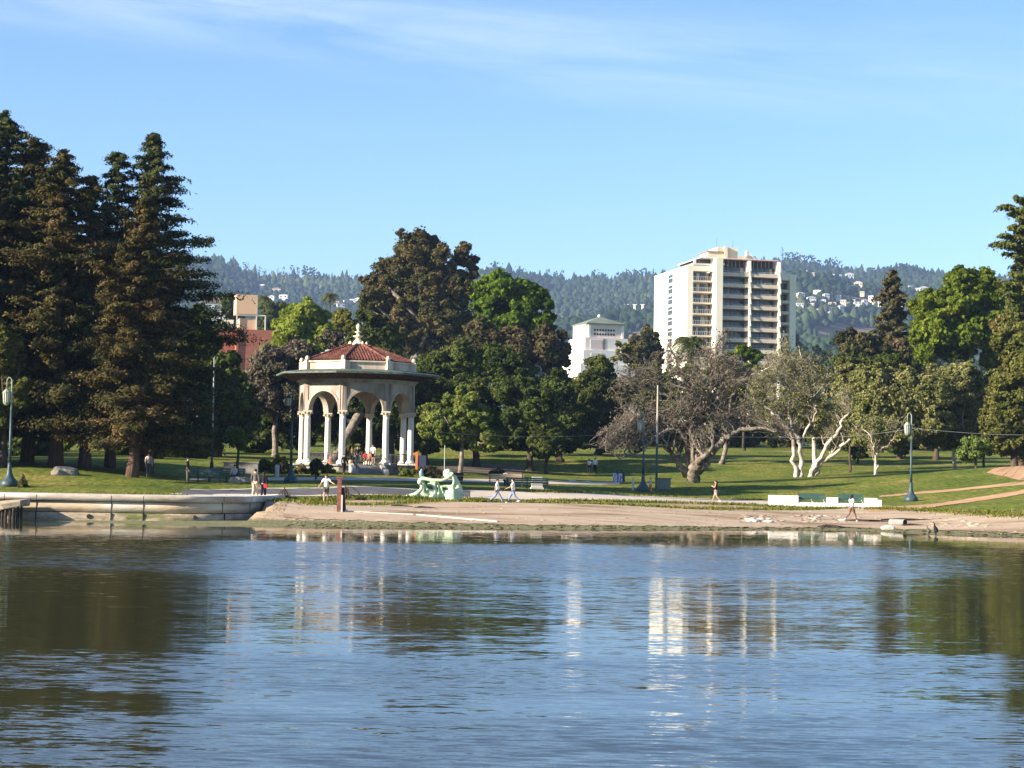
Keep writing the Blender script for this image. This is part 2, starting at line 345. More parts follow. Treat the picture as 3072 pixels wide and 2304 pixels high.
M_path = mat('tan_path', (0.42, 0.35, 0.27), 0.9, 0.15, col2=(0.56, 0.48, 0.38), scale=0.5, detail=7, stretch=(0.5, 1.5, 1))
M_asph = mat('shade_dark_asphalt', (0.07, 0.07, 0.075), 0.9, 0.2, col2=(0.13, 0.128, 0.13), scale=0.7, detail=7)  # asphalt darkened further: the shade on this stretch is put into its colour
M_conc = mat('promenade_concrete', (0.46, 0.42, 0.37), 0.9, 0.2, col2=(0.6, 0.56, 0.49), scale=0.8, detail=7, stain=(0.36, 0.32, 0.28))
M_red = mat('red_dirt', (0.36, 0.2, 0.11), 0.95, 0.1, col2=(0.44, 0.3, 0.17), scale=0.6, detail=6)
ribbon('beach', [(283,517),(300,519),(330,520),(400,522.5),(500,525),(600,526.5),(700,527),(850,527.5),(930,530.5),(1000,532.5),(1080,536)],
       [(289,503),(300,503.5),(330,504.5),(420,502.6),(512,502),(600,505),(700,510),(760,510),(850,509),(950,512.5),(1000,515),(1080,520)], M_sand, n=300, mrows=24, jit=0.35)
ribbon('lake_path', [(190,496.8),(256,496),(330,496.3),(400,496.5),(480,498.5),(536,500),(640,501.5),(740,504),(830,508.5),(880,511)],
       [(190,489.5),(256,488.5),(330,488.5),(400,488.5),(480,491),(536,493.2),(640,496),(740,500),(830,503.5),(880,507)], M_path, lift=0.035, jit=0.12, n=240)
ribbon('shade_dark_asphalt_path', [(182,495.8),(256,495.2),(330,495.2),(400,495.6),(470,497.5)], [(182,490),(256,489.3),(330,489.3),(400,489.2),(470,491.5)], M_asph, lift=0.045, jit=0.15)
ribbon('upper_path', [(190,481),(256,480.6),(340,480.8),(450,482.3),(540,484),(620,484.5)], [(190,478.6),(256,478),(340,477.6),(450,479.3),(540,480.5),(620,482.5)], M_path, lift=0.035, jit=0.1)
ribbon('dirt_path', [(879,497.3),(920,494),(975,489.5),(1040,484)], [(879,496),(920,492),(975,487),(1040,480.5)], M_red, jit=0.2)
ribbon('dirt_track', [(870,513),(929,508.5),(978,501.5),(1040,491.5)], [(860,508),(929,504.8),(978,497.5),(1040,487.5)], M_red, lift=0.04, jit=0.25)
ribbon('bare_bank', [(985,473),(1010,478),(1060,484)], [(992,468.5),(1015,466.5),(1060,465)], M_red, jit=0.4)
ribbon('bare_soil', [(436,471.5),(465,472.5),(520,476)], [(440,466.5),(480,464),(525,466)], mat('soil', (0.1, 0.07, 0.045), 0.95, col2=(0.16, 0.11, 0.07), scale=1.0), jit=0.4)

# short grass blades and litter along the edges of the lawn, and the lawn itself close to the shore
def quads(Pc, Nn, size, aspect=1.0, rng=None):
    """diamond leaves at Pc facing Nn"""
    n = len(Pc); r = rng.randn(n, 3); t = np.cross(Nn, r); t /= np.linalg.norm(t, axis=1)[:, None] + 1e-9; b_ = np.cross(Nn, t)
    s = np.asarray(size).reshape(-1, 1)
    V = np.stack([Pc + t * s * aspect, Pc + b_ * s * 0.6, Pc - t * s * aspect, Pc - b_ * s * 0.6], 1).reshape(-1, 3)
    return V, np.arange(4 * n).reshape(n, 4)
def grass_tufts(name, edges, n, h, material, spread=0.5, seed=1):
    rng = np.random.RandomState(seed); V = []
    for e in edges:
        a = resample([tuple(hit(u, v))[:2] for u, v in e], 400); k = rng.randint(0, 400, n); Q = a[k] + rng.randn(n, 2) * [0.6, spread]
        z = gz(Q[:, 0], Q[:, 1]); hh = h * rng.uniform(0.4, 1.2, n); lean = rng.randn(n, 2) * 0.06; w = 0.05
        ang = rng.uniform(0, math.pi, n); dx = np.cos(ang) * w; dy = np.sin(ang) * w
        V.append(np.stack([np.stack([Q[:, 0] - dx, Q[:, 1] - dy, z], -1), np.stack([Q[:, 0] + dx, Q[:, 1] + dy, z], -1), np.stack([Q[:, 0] + lean[:, 0], Q[:, 1] + lean[:, 1], z + hh], -1)], 1).reshape(-1, 3))
    V = np.concatenate(V); return tag(link(name, np_mesh(name, V, np.arange(len(V)).reshape(-1, 3)), material), kind='stuff')
M_gr = foliage('grass_blades', (0.1, 0.12, 0.018), (0.16, 0.155, 0.03), (0.22, 0.18, 0.07), scale=0.5, transl=0.3)
tag(grass_tufts('grass', [[(300,504.8),(420,502.4),(512,501.8),(600,504.6)],[(600,504.8),(700,509.8),(780,510),(850,508.5)],[(536,501),(640,502.2),(740,505),(830,509)],
      [(536,493),(640,495.8),(740,499.8),(850,504.5)],[(0,496),(100,496),(175,496)],[(870,509),(950,512),(1040,517)],[(256,500),(330,499.5),(420,498.5),(480,499.5)]], 2600, 0.2, M_gr),
    'ragged green grass fringe growing along the path and beach edges', 'grass')

# ------------------------------------------------------------------ hills
HR = np.array([(-900,330),(-500,300),(-200,285),(0,274),(120,268),(200,263),(222,265),(239,272),(259,281),(290,282),(328,285),(358,284),(410,280),(478,276),(494,275),(531,281),(568,284),(602,284),(650,282),(700,276),(750,268),(791,266),(812,270),(843,275),(865,277),(886,275),(903,271),(923,275),(944,279),(1024,285),(1200,292),(1600,310)], float)
HXT = np.array([ray(u, v).x for u, v in HR]); HZT = np.array([ray(u, v).z for u, v in HR])
YR = 4200.0
_hr = np.random.RandomState(11); _ph = _hr.uniform(0, 6.28, 24); _fr = _hr.uniform(0.6, 3.5, 24)
def spur(t, s):
    o = 0
    for i in range(8): o = o + np.sin(t * 9 * _fr[i] + _ph[i] + 2.2 * np.sin(s * 3 * _fr[i + 8] + _ph[i + 8])) / (1 + 0.6 * _fr[i])
    return o
def hz(x, y):
    t = x / y; top = 3 + np.interp(t, HXT, HZT) * YR
    s = np.clip((y - 1300) / (YR - 1300), 0, 1)
    prof = s ** 1.15
    z = 14 + (top - 14) * prof + 16 * spur(t, s) * np.sin(math.pi * np.clip(s, 0, 1)) 
    z = z + 40 * np.exp(-((t - 0.17) / 0.05) ** 2 - ((s - 0.25) / 0.13) ** 2)
    back = np.clip((y - YR) / 1500, 0, 1); z = z - back ** 1.2 * (top * 0.6)
    return z
hy = np.concatenate([np.linspace(1250, YR, 110), np.linspace(YR + 60, 6500, 18)]); ht = np.linspace(-0.75, 0.75, 420)
HY, HT = np.meshgrid(hy, ht, indexing='ij'); HX = HT * HY
M_hill = mat('hillside_scrub', (0.1, 0.085, 0.045), 0.95, 0.1, col2=(0.3, 0.21, 0.14), scale=0.006, detail=8, thresh=(0.4, 0.62))
tag(link('hills', grid_mesh('hills', HX, HY, hz(HX, HY)), M_hill, smooth=True), kind='structure')
def hhit(u, v):
    r = ray(u, v); D = np.arange(1320, YR + 5, 4.0); below = (CAMZ + r.z * D) <= hz(r.x * D, D)
    i = int(np.argmax(below)) if below.any() else len(D) - 1
    return r.x * D[i], D[i], float(hz(r.x * D[i], D[i]))
ICO = bmesh.new(); bmesh.ops.create_icosphere(ICO, subdivisions=1, radius=1.0); ICO.verts.ensure_lookup_table()
IV = np.array([v.co[:] for v in ICO.verts]); IF = np.array([[v.index for v in f.verts] for f in ICO.faces]); ICO.free()
def blobs_mesh(name, Pc, Rc, rng, jag=0.28):
    n = len(Pc); V = IV[None] * Rc[:, None, :] * (1 + jag * rng.randn(n, len(IV), 1)) + Pc[:, None, :]
    Fq = IF[None] + (np.arange(n) * len(IV))[:, None, None]
    return np_mesh(name, V.reshape(-1, 3), Fq.reshape(-1, 3))
rng = np.random.RandomState(5)
clear = [hhit(u, v)[:2] + (r,) for u, v, r in [(838,338,34),(846,342,30),(828,346,26),(852,334,26),(270,283,30),(290,284,35),(250,270,40),(240,272,40),(860,303,30),(540,318,50),(560,322,50),(880,340,40)]]
n = 60000; yy = np.sqrt(rng.uniform(1330 ** 2, (YR + 120) ** 2, n)); tt = rng.uniform(-0.33, 0.33, n); xx = tt * yy
keep = np.ones(n, bool)
for cx_, cy_, cr_ in clear: keep &= ((xx - cx_) / 1.0) ** 2 + ((yy - cy_) / 1.6) ** 2 > cr_ ** 2
den = np.sin(xx * 0.011 + 2 * np.sin(yy * 0.004)) + np.sin(yy * 0.013 + 1.7 * np.sin(xx * 0.006)); keep &= ~((den > 1.45) & (rng.rand(n) < 0.85))
xx, yy = xx[keep], yy[keep]; n = len(xx); rr = rng.uniform(3.2, 6.8, n); tall = rng.uniform(0.9, 1.9, n)
PC = np.stack([xx, yy, hz(xx, yy) + rr * tall * 0.55], -1); RC = np.stack([rr, rr, rr * tall * np.where(yy > 3850, rng.uniform(.8, 1.9, n), 1)], -1)
M_for = foliage('hill_forest', (0.014, 0.026, 0.010), (0.032, 0.048, 0.018), (0.068, 0.078, 0.032), scale=0.004, transl=0.0, var=0.32)
tag(link('forest', blobs_mesh('forest', PC, RC, rng), M_for), 'far-off dark forest covering the slopes of the hills', 'forest', kind='stuff')

def scatter_shore(name, label, cat, n, lo, hi, smin, smax, material, seed, clump=None):
    rg = np.random.RandomState(seed); Vs = []; 
    us = rg.uniform(285, 1024, n) if clump is None else clump[rg.randint(0, len(clump), n)] + rg.randn(n) * 9
    P_ = []
    for u in us:
        t = rg.uniform(lo, hi) ** 1.0; wv = np.interp(u, [q[0] for q in _wl], [q[1] for q in _wl]); tv = np.interp(u, [300, 512, 600, 700, 850, 1000], [505, 502, 505, 510, 509, 515]); v = wv + (tv - wv) * t
        h_ = hit(u, v); P_.append((h_.x, h_.y, h_.z + .03))
    P_ = np.array(P_); s = rg.uniform(smin, smax, (n, 1)); R_ = np.hstack([s * rg.uniform(.8, 2.2, (n, 1)), s * rg.uniform(.7, 1.3, (n, 1)), s * rg.uniform(.12, .32, (n, 1))])
    return tag(link(name, blobs_mesh(name, P_, R_, rg, .18), material), label, cat, kind='stuff')
M_peb = mat('pebbles', (.18, .13, .09), .9, col2=(.5, .42, .31), scale=.9); M_wr = mat('wrack', (.05, .045, .02), .95, col2=(.14, .12, .05), scale=2)
scatter_shore('pebbles', 'pale and brown pebbles littering the beach', 'pebbles', 380, .08, .95, .03, .11, M_peb, 1)
scatter_shore('beach_rubble', 'clusters of small broken stones on the right half of the beach', 'rubble', 150, .35, .7, .08, .22, M_peb, 2, np.array([748., 758., 766., 810., 822., 940., 975.]))
scatter_shore('seaweed_wrack', 'dark wrack and mud clods along the waterline', 'seaweed', 380, -.03, .16, .04, .13, M_wr, 3)
# ------------------------------------------------------------------ trees
M_bark = mat('brown_bark', (0.05, 0.037, 0.026), 0.95, 0.1, col2=(0.11, 0.085, 0.06), scale=2.5, bump=0.8, stretch=(3, 3, 0.5))
M_rbark = mat('red_bark', (0.09, 0.05, 0.035), 0.95, 0.1, col2=(0.2, 0.13, 0.1), scale=2.5, bump=0.9, stretch=(3, 3, 0.4))
M_gbark = mat('grey_bark', (0.11, 0.09, 0.07), 0.95, 0.1, col2=(0.3, 0.25, 0.2), scale=2.4, bump=0.9, stain=(0.05, 0.04, 0.032))
M_wbark = mat('pale_bark', (0.36, 0.31, 0.25), 0.9, 0.1, col2=(0.6, 0.54, 0.46), scale=2.2, bump=0.7, stain=(0.2, 0.155, 0.11))
M_twig = mat('tan_twigs', (0.16, 0.13, 0.095), 0.95, 0.1, col2=(0.36, 0.31, 0.24), scale=1.2)
L = {
 'redwood': foliage('redwood_needles', (0.036, 0.042, 0.014), (0.084, 0.066, 0.024), (0.135, 0.093, 0.04), 0.5, 0.04, 0.55),
 'redwoodg': foliage('green_needles', (0.028, 0.042, 0.017), (0.054, 0.06, 0.022), (0.085, 0.07, 0.028), 0.5, 0.04, 0.55),
 'euc': foliage('olive_brown_leaves', (0.058, 0.058, 0.022), (0.098, 0.076, 0.032), (0.115, 0.08, 0.042), 0.22, 0.2, 0.5),
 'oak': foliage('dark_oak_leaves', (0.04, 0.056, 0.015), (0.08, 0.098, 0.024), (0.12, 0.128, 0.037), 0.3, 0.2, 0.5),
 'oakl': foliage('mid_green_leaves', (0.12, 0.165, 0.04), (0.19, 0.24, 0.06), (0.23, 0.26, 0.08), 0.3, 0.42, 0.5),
 'bright': foliage('bright_green_leaves', (0.075, 0.12, 0.014), (0.13, 0.18, 0.02), (0.19, 0.22, 0.035), 0.3, 0.4, 0.45),
 'lime': foliage('lime_leaves', (0.16, 0.22, 0.03), (0.22, 0.29, 0.045), (0.25, 0.3, 0.06), 0.3, 0.45, 0.4),
 'yellow': foliage('yellow_leaves', (0.14, 0.15, 0.03), (0.24, 0.2, 0.04), (0.26, 0.2, 0.05), 0.4, 0.4, 0.4),
 'greybrown': foliage('greyish_leaves', (0.07, 0.07, 0.04), (0.12, 0.1, 0.072), (0.14, 0.115, 0.09), 0.3, 0.2, 0.5),
 'sage': foliage('sage_green_leaves', (0.12, 0.135, 0.042), (0.21, 0.205, 0.075), (0.3, 0.265, 0.14), 0.4, 0.25, 0.5),
 'olive': foliage('olive_leaves', (0.07, 0.085, 0.022), (0.12, 0.12, 0.032), (0.16, 0.13, 0.045), 0.35, 0.25, 0.5),
 'conifer': foliage('conifer_leaves', (0.05, 0.055, 0.022), (0.085, 0.072, 0.032), (0.1, 0.078, 0.042), 0.35, 0.15, 0.5),
 'far': foliage('far_dark_leaves', (0.035, 0.05, 0.022), (0.055, 0.07, 0.03), None, 0.1, 0.2, 0.5),
}
def crown_mesh(E, seed, leaf=0.24, n1=26, n2=16, per=55, dens=1.0, fill=0.25, nb=0.6):
    """E: list of (center, (rx, ry, rz)); clumps of clumps, with many small leaves on them"""
    rng = np.random.RandomState(seed); PP = []; NN = []
    vols = np.array([r[0] * r[2] for c, r in E]); tot = vols.sum()
    for (c, r), vv in zip(E, vols):
        c = np.array(c); r = np.array(r, float); k1 = max(5, int(n1 * len(E) * vv / tot))
        d = rng.randn(k1, 3); d /= np.linalg.norm(d, axis=1)[:, None]; rad = rng.uniform(0.3, 1.05, (k1, 1)) ** 0.7; far_ = rng.rand(k1, 1) < 0.14; rad = np.where(far_, rng.uniform(1.1, 1.38, (k1, 1)), rad)
        q = c + d * rad * r * 0.8; s1 = rng.uniform(0.16, 0.44, (k1, 1)) * r.min() * 1.0 + 0.08 * r.mean(); s1 = np.where(far_, s1 * .6, s1)
        d2 = rng.randn(k1, n2, 3); d2 /= np.linalg.norm(d2, axis=2)[..., None]
        q2 = (q[:, None] + d2 * s1[:, None] * rng.uniform(0.55, 1.0, (k1, n2, 1)) * [1, 1, 0.8]).reshape(-1, 3)
        s2 = (s1[:, None] * rng.uniform(0.2, 0.52, (k1, n2, 1))).reshape(-1, 1)
        nl = int(per * dens); d3 = rng.randn(len(q2), nl, 3); d3 /= np.linalg.norm(d3, axis=2)[..., None]
        rr = rng.uniform(0.5, 1.15, (len(q2), nl, 1)) + (rng.rand(len(q2), nl, 1) < 0.1) * rng.exponential(0.45, (len(q2), nl, 1)); p3 = q2[:, None] + d3 * s2[:, None] * rr * [1, 1, 0.75]
        out = (q2 - c); out /= np.linalg.norm(out, axis=1)[:, None] + 1e-6
        n3 = d3 + 0.5 * out[:, None] + nb * rng.randn(*d3.shape)
        PP.append(p3.reshape(-1, 3)); NN.append(n3.reshape(-1, 3))
    Pc = np.concatenate(PP); Nn = np.concatenate(NN); Nn /= np.linalg.norm(Nn, axis=1)[:, None]
    return quads(Pc, Nn, leaf * rng.uniform(0.5, 1.25, len(Pc)), 1.0, rng)
def wiggly(a, b_, n, amp, rng, sag=0.0):
    a = Vector(a); b_ = Vector(b_); L_ = (b_ - a).length; out = []
    o = np.cumsum(rng.randn(n + 1, 3), 0); o -= np.outer(np.linspace(0, 1, n + 1), o[-1])
    for i in range(n + 1):
        k = i / n; out.append(a.lerp(b_, k) + Vector(o[i]) * amp * L_ / n + Vector((0, 0, sag * L_ * math.sin(math.pi * k))))
    return out
def tree(label, leafkey, E_px, D, base=None, tr=0.35, cat='tree', name='tree', leaf=0.24, group=None, seed=None, depth=1.0, bark=None, lean=0, zb=None, nlimb=6, **kw):
    seed = seed or (abs(hash((label, D))) % 9999 if False else sum(ord(ch) for ch in label) * 7 % 9973 + int(D)); rng = np.random.RandomState(seed)
    E = []
    for (u, v, ru, rv) in E_px:
        c = P(u, v, D); E.append((np.array(c), (ru * D / F, ru * D / F * depth, rv * D / F)))
    um = E_px[0][0] if base is None else base; bx = X(um, D); bz = G(bx, D) if zb is None else zb
    root = empty(name, (bx, D, bz), 0, label, cat, group); o = np.array((bx, D, bz))
    V, Fq = crown_mesh([(c - o, r) for c, r in E], seed, leaf, **kw)
    link('crown', np_mesh('crown', V, Fq), L[leafkey], root)
    mb = MB(); low = min(e[0][2] - e[1][2] for e in E) - bz; top = max(e[0][2] for e in E) - bz
    fork = Vector((lean, 0, max(0.8, low + 0.25 * (top - low))))
    mb.tube([(0, 0, -0.3), (0, 0, 0.3)] + wiggly((0, 0, 0.5), fork, 4, 0.12, rng), [tr * 1.7, tr * 1.25] + list(np.linspace(tr, tr * 0.7, 5)), 9)
    for c, r in E:
        cc = c - o
        for k in range(max(2, nlimb // len(E))):
            d = rng.randn(3); d /= np.linalg.norm(d); tip = Vector(cc + d * np.array(r) * 0.75)
            mb.tube(wiggly(fork, tip, 6, 0.35, rng, 0.05), list(np.linspace(tr * 0.55, 0.03, 7)), 6)
    mb.build('trunk', bark or M_bark, root, smooth=True)
    return root

def redwood(label, u, vtop, D, rad, leafkey='redwood', cb=0.12, seed=1, prof=None, nbr=110, lean=0.0, side=None, tr=0.42, per=60, leaf=0.1, name='redwood_tree', group='tall redwoods at the left shore'):
    """conifer: straight trunk, whorls of drooping boughs hung with needle clumps"""
    rng = np.random.RandomState(seed); p = P(u, vtop, D); bx, bz = p.x - lean, G(p.x - lean, D); H = p.z - bz
    root = empty(name, (bx, D, bz), 0, label, 'tree', group)
    if prof is None: prof = lambda k: (1 - k) ** 0.62 * (0.66 + 0.38 * min(1, (k + 0.05) / 0.25)) * (1 + 0.16 * math.sin(k * 23 + seed))
    nbr = int(nbr * .86); rad *= 1.04; mb = MB(); zs = np.linspace(0, 1, 12)
    mb.tube([(lean * k + 0.08 * math.sin(9 * k), 0.06 * math.cos(7 * k), H * k - (0.3 if i == 0 else 0)) for i, k in enumerate(zs)], [tr * (1.35 if i == 0 else (1 - k) ** 0.9 + 0.04) for i, k in enumerate(zs)], 10)
    Q = []; S = []; O = []
    for i in range(nbr):
        k = cb + (1 - cb) * ((i + rng.uniform(0, 1)) / nbr) ** 1.0; a = i * 2.4 + rng.uniform(-0.5, 0.5)
        R_ = rad * prof(k) * rng.uniform(0.6, 1.15) * (1 if rng.rand() > 0.12 else 1.25)
        if side: R_ *= 1 + side[2] * max(0, math.cos(a - side[0])) * math.exp(-((k - side[1]) / 0.16) ** 2)
        z0 = H * k; bx0 = lean * k; up = 0.25 * R_ * (k - 0.35) ; pts = []
        for j in range(6):
            s = j / 5; pts.append(Vector((bx0 + math.cos(a) * R_ * s, math.sin(a) * R_ * s, z0 + up * s - 0.16 * R_ * s ** 1.5 + 0.12 * R_ * s ** 3)))
        mb.tube(pts, list(np.linspace(max(0.04, tr * 0.14 * (1 - k) + 0.03), 0.015, 6)), 5, False)
        nc = max(3, int(R_ * 2.6))
        for j in range(nc):
            s = 0.22 + 0.8 * (j + rng.rand()) / nc; ii = min(4, int(s * 5)); q = pts[ii].lerp(pts[ii + 1], s * 5 - ii)
            w = (0.18 + 0.22 * math.sin(math.pi * min(1, s * 0.8))) * R_ * 0.55
            Q.append((q.x + rng.randn() * w * 0.5, q.y + rng.randn() * w * 0.5, q.z - 0.12 + rng.randn() * 0.12)); S.append((0.36 + 0.16 * R_ * rng.rand(), 0.24 + 0.06 * R_)); O.append((math.cos(a), math.sin(a), 0.25))
    Q = np.array(Q); S = np.array(S); O = np.array(O); nl = per
    d = rng.randn(len(Q), nl, 3); d /= np.linalg.norm(d, axis=2)[..., None]
    off = d * rng.uniform(0.3, 1.15, (len(Q), nl, 1)) * np.stack([S[:, 0] * .75, S[:, 0] * .75, S[:, 1] * .62], -1)[:, None]
    Oh = O * [1, 1, 0]; al = rng.randn(len(Q), nl, 1) * .55; off = off + Oh[:, None] * al * S[:, 0][:, None, None] + np.array([0, 0, -.22]) * (al ** 2) * S[:, 0][:, None, None]
    Pc = (Q[:, None] + off).reshape(-1, 3)
    Nn = (d * 0.8 + 0.5 * O[:, None] + np.array([0, 0, 0.45]) + 0.35 * rng.randn(*d.shape)).reshape(-1, 3); Nn /= np.linalg.norm(Nn, axis=1)[:, None]
    V, Fq = quads(Pc, Nn, leaf * rng.uniform(0.4, 1.2, len(Pc)), 1.7, rng)
    link('crown', np_mesh('crown', V, Fq), L[leafkey], root); mb.build('trunk', M_rbark, root, smooth=True)
    return root

TG = 'tall redwoods at the left shore'
redwood('tallest redwood, dark green, with long boughs reaching out to the right', 154, 132, 152, 5.3, 'redwoodg', 0.1, 3, nbr=190, side=(0.0, 0.52, 0.75), tr=0.50, per=100, prof=lambda k: (1 - k) ** 0.62 * (0.8 + 0.2 * min(1, k / 0.2)) * (1 + 0.15 * math.sin(k * 31)))
redwood('brownish redwood standing in front with its bare reddish trunk foot in sunlight', 147, 196, 139, 4.6, 'redwood', 0.13, 4, nbr=150, tr=0.38, per=134, leaf=0.09, lean=0.55)
redwood('slim redwood with a pointed top behind the notch in the redwood clump', 118, 150, 152, 4.8, 'redwoodg', 0.1, 5, nbr=130, tr=0.37, per=108)
redwood('broad redwood second from the left edge, brown tinged crown', 64, 152, 146, 6.0, 'redwood', 0.15, 6, prof=lambda k: (1 - k) ** 0.45 * (0.82 + 0.18 * math.sin(k * 29 + 1)), nbr=170, tr=0.46, per=108)
redwood('redwood at the left edge with a thin spiky top', 6, 114, 150, 7.2, 'redwoodg', 0.15, 7, prof=lambda k: (1 - k) ** 0.55 * (0.8 + 0.2 * math.sin(k * 33 + 2)), nbr=190, tr=0.50, per=100)
redwood('redwood between the broad one and the left edge, blunt top', 36, 140, 150, 6.4, 'redwood', 0.15, 8, prof=lambda k: (1 - k) ** 0.42 * (0.8 + 0.2 * math.sin(k * 26)), nbr=180, tr=0.43, per=104)
redwood('lower redwood filling the dark gap behind the front redwood', 92, 178, 148, 5.2, 'redwoodg', 0.12, 9, nbr=130, tr=0.40, per=108)
redwood('redwood cut by the left edge of the view', -28, 150, 146, 6.0, 'redwood', 0.16, 10, nbr=120, tr=0.43, per=95)


for lb, u, D in (('left of four dark trees hidden deep in the redwood grove', 40, 205), ('second of four dark trees deep in the redwood grove', 84, 196), ('third of four dark trees deep in the redwood grove', 128, 208), ('right of four dark trees deep in the redwood grove', 158, 198)):
    tree(lb, 'oak', [(u, 380, 34, 34), (u + 16, 408, 26, 26), (u - 16, 408, 26, 26)], D, tr=0.35, leaf=0.28, n1=18, per=40, group='hidden trees added for their shade')  # hidden behind the redwoods, added so their shadows fall on the lawn
for k_, (lb, u, D, ru, rv) in enumerate([('dark shrub between the two leftmost redwood trunks', 18, 178, 16, 11), ('dark shrub behind the boulder', 42, 184, 15, 11), ('dark shrub behind the front redwood trunk', 150, 182, 14, 11), ('dark shrub right of the front redwood trunk', 172, 188, 14, 10), ('dark shrub left of the thin dark pole', 196, 190, 14, 10), ('dark shrub left of the front redwood trunk', 118, 192, 10, 9)]):
    tree(lb, 'oak', [(u, 451, ru, rv), (u + 8, 447, ru * .6, rv * .9)], D, tr=0.08, leaf=0.2, n1=26, per=50, cat='bush', name='shrub', seed=700 + k_)  # shrubs added to stand in for the black shade between the trunks
ORDL = ['first', 'second', 'third', 'fourth', 'fifth']
oakg = 'dark green oaks across the lawn'
# left: behind and beside the redwoods
tree('leafy olive shrub tree at the left edge behind the lamp', 'olive', [(4,350,18,28),(16,395,15,24),(-8,410,20,26)], 140, base=2, tr=0.25, leaf=0.17, n1=30)
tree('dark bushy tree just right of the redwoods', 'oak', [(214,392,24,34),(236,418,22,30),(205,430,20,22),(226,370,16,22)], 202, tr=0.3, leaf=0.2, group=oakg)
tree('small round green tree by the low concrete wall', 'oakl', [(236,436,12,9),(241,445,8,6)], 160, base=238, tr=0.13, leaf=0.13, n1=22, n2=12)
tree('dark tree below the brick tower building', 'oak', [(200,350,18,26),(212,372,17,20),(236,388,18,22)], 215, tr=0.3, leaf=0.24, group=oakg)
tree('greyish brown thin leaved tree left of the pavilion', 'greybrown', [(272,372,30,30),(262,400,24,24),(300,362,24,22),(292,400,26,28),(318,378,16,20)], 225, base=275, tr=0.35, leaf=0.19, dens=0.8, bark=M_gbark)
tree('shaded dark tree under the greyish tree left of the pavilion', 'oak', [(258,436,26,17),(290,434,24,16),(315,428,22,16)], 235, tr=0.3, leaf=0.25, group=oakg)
tree('lime green maple above the pavilion roof on the left', 'lime', [(292,330,20,20),(306,312,16,15),(322,330,14,22),(282,346,16,16),(306,350,20,16),(300,322,14,20)], 285, tr=0.3, leaf=0.3, cat='tree')
tree('dark tree behind the peach tower block', 'oak', [(272,318,16,16),(284,316,10,12),(266,336,14,14),(290,334,12,14)], 520, tr=0.4, leaf=0.4, n1=20)
tree('green round tree left of the peach tower block', 'olive', [(228,305,8,14),(231,318,10,12)], 470, tr=0.35, leaf=0.4, n1=16)
tree('yellowish tree right of the lime maple', 'yellow', [(343,320,9,12),(352,328,9,10),(336,330,8,10)], 330, tr=0.25, leaf=0.3, n1=18)
tree('reddish blossoming shrub tree left of the roof finial', 'greybrown', [(330,340,14,10),(344,346,12,9)], 280, tr=0.2, leaf=0.25, n1=18)
tree('dark green rounded tree right of the roof finial', 'oak', [(372,330,18,20),(362,346,14,16),(388,344,16,20),(380,352,20,18)], 270, tr=0.35, leaf=0.26, group=oakg)
# eucalyptus and neighbours
tree('huge brown and olive eucalyptus towering behind the pavilion', 'euc', [(413,250,24,24),(392,275,20,22),(436,262,22,24),(466,258,14,17),(476,272,9,12),(458,278,14,17),(424,290,30,24),(376,300,20,22),(398,312,26,24),(442,318,30,28),(458,300,20,22),(372,314,14,13),(410,335,26,20),(448,350,22,18),(368,282,10,12)], 330, base=420, tr=1.1, leaf=0.25, n1=20, n2=15, per=62, nlimb=36, depth=1.1, name='eucalyptus_tree', bark=M_gbark)
tree('bright green deciduous tree right of the eucalyptus', 'bright', [(502,288,24,18),(484,300,14,18),(528,302,22,20),(545,320,12,14),(512,318,22,20),(490,322,14,14),(532,328,16,16)], 300, base=510, tr=0.5, leaf=0.36, n1=22, per=50, nlimb=14)
tree('shadowy brown green tree below the bright green one', 'conifer', [(520,350,24,24),(548,352,20,26),(556,378,14,26),(496,348,18,22),(478,338,18,22)], 290, base=530, tr=0.5, leaf=0.32, per=45)
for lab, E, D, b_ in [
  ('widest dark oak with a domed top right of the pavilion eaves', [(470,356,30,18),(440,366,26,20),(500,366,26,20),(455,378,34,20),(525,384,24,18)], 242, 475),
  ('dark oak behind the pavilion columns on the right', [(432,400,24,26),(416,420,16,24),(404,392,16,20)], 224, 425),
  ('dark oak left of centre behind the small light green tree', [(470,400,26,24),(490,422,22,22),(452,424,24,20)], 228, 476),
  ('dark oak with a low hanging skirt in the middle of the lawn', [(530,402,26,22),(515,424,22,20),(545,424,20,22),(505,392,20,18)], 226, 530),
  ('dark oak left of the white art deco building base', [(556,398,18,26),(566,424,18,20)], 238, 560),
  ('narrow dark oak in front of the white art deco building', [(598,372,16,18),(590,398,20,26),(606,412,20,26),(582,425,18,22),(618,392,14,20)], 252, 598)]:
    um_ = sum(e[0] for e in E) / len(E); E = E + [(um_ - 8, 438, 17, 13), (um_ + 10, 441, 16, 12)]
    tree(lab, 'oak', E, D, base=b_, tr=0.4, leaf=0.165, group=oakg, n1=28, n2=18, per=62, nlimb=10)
tree('low drooping bush tree in the shade near the lawn couple', 'oak', [(547,446,14,14),(536,440,11,10),(556,438,10,10)], 222, base=546, tr=0.2, leaf=0.18, n1=26)
tree('small lighter green oak with a visible trunk on the near lawn', 'oakl', [(462,402,17,14),(440,418,19,15),(482,436,16,14),(470,420,22,16),(452,430,22,13),(491,442,10,12),(428,428,11,10)], 176, base=460, tr=0.22, leaf=0.165, n1=22, n2=15, per=50, nlimb=10, bark=M_gbark, lean=0.2)
tree('pale green sparse tree in front of the white art deco building', 'olive', [(626,352,12,15),(636,366,10,12)], 290, base=628, tr=0.2, leaf=0.22, n1=14, n2=8, per=22)
tree('dark conifer shaped tree between the two pale buildings', 'conifer', [(648,336,9,12),(640,350,13,16),(655,355,10,16)], 400, base=648, tr=0.4, leaf=0.35, n1=20)
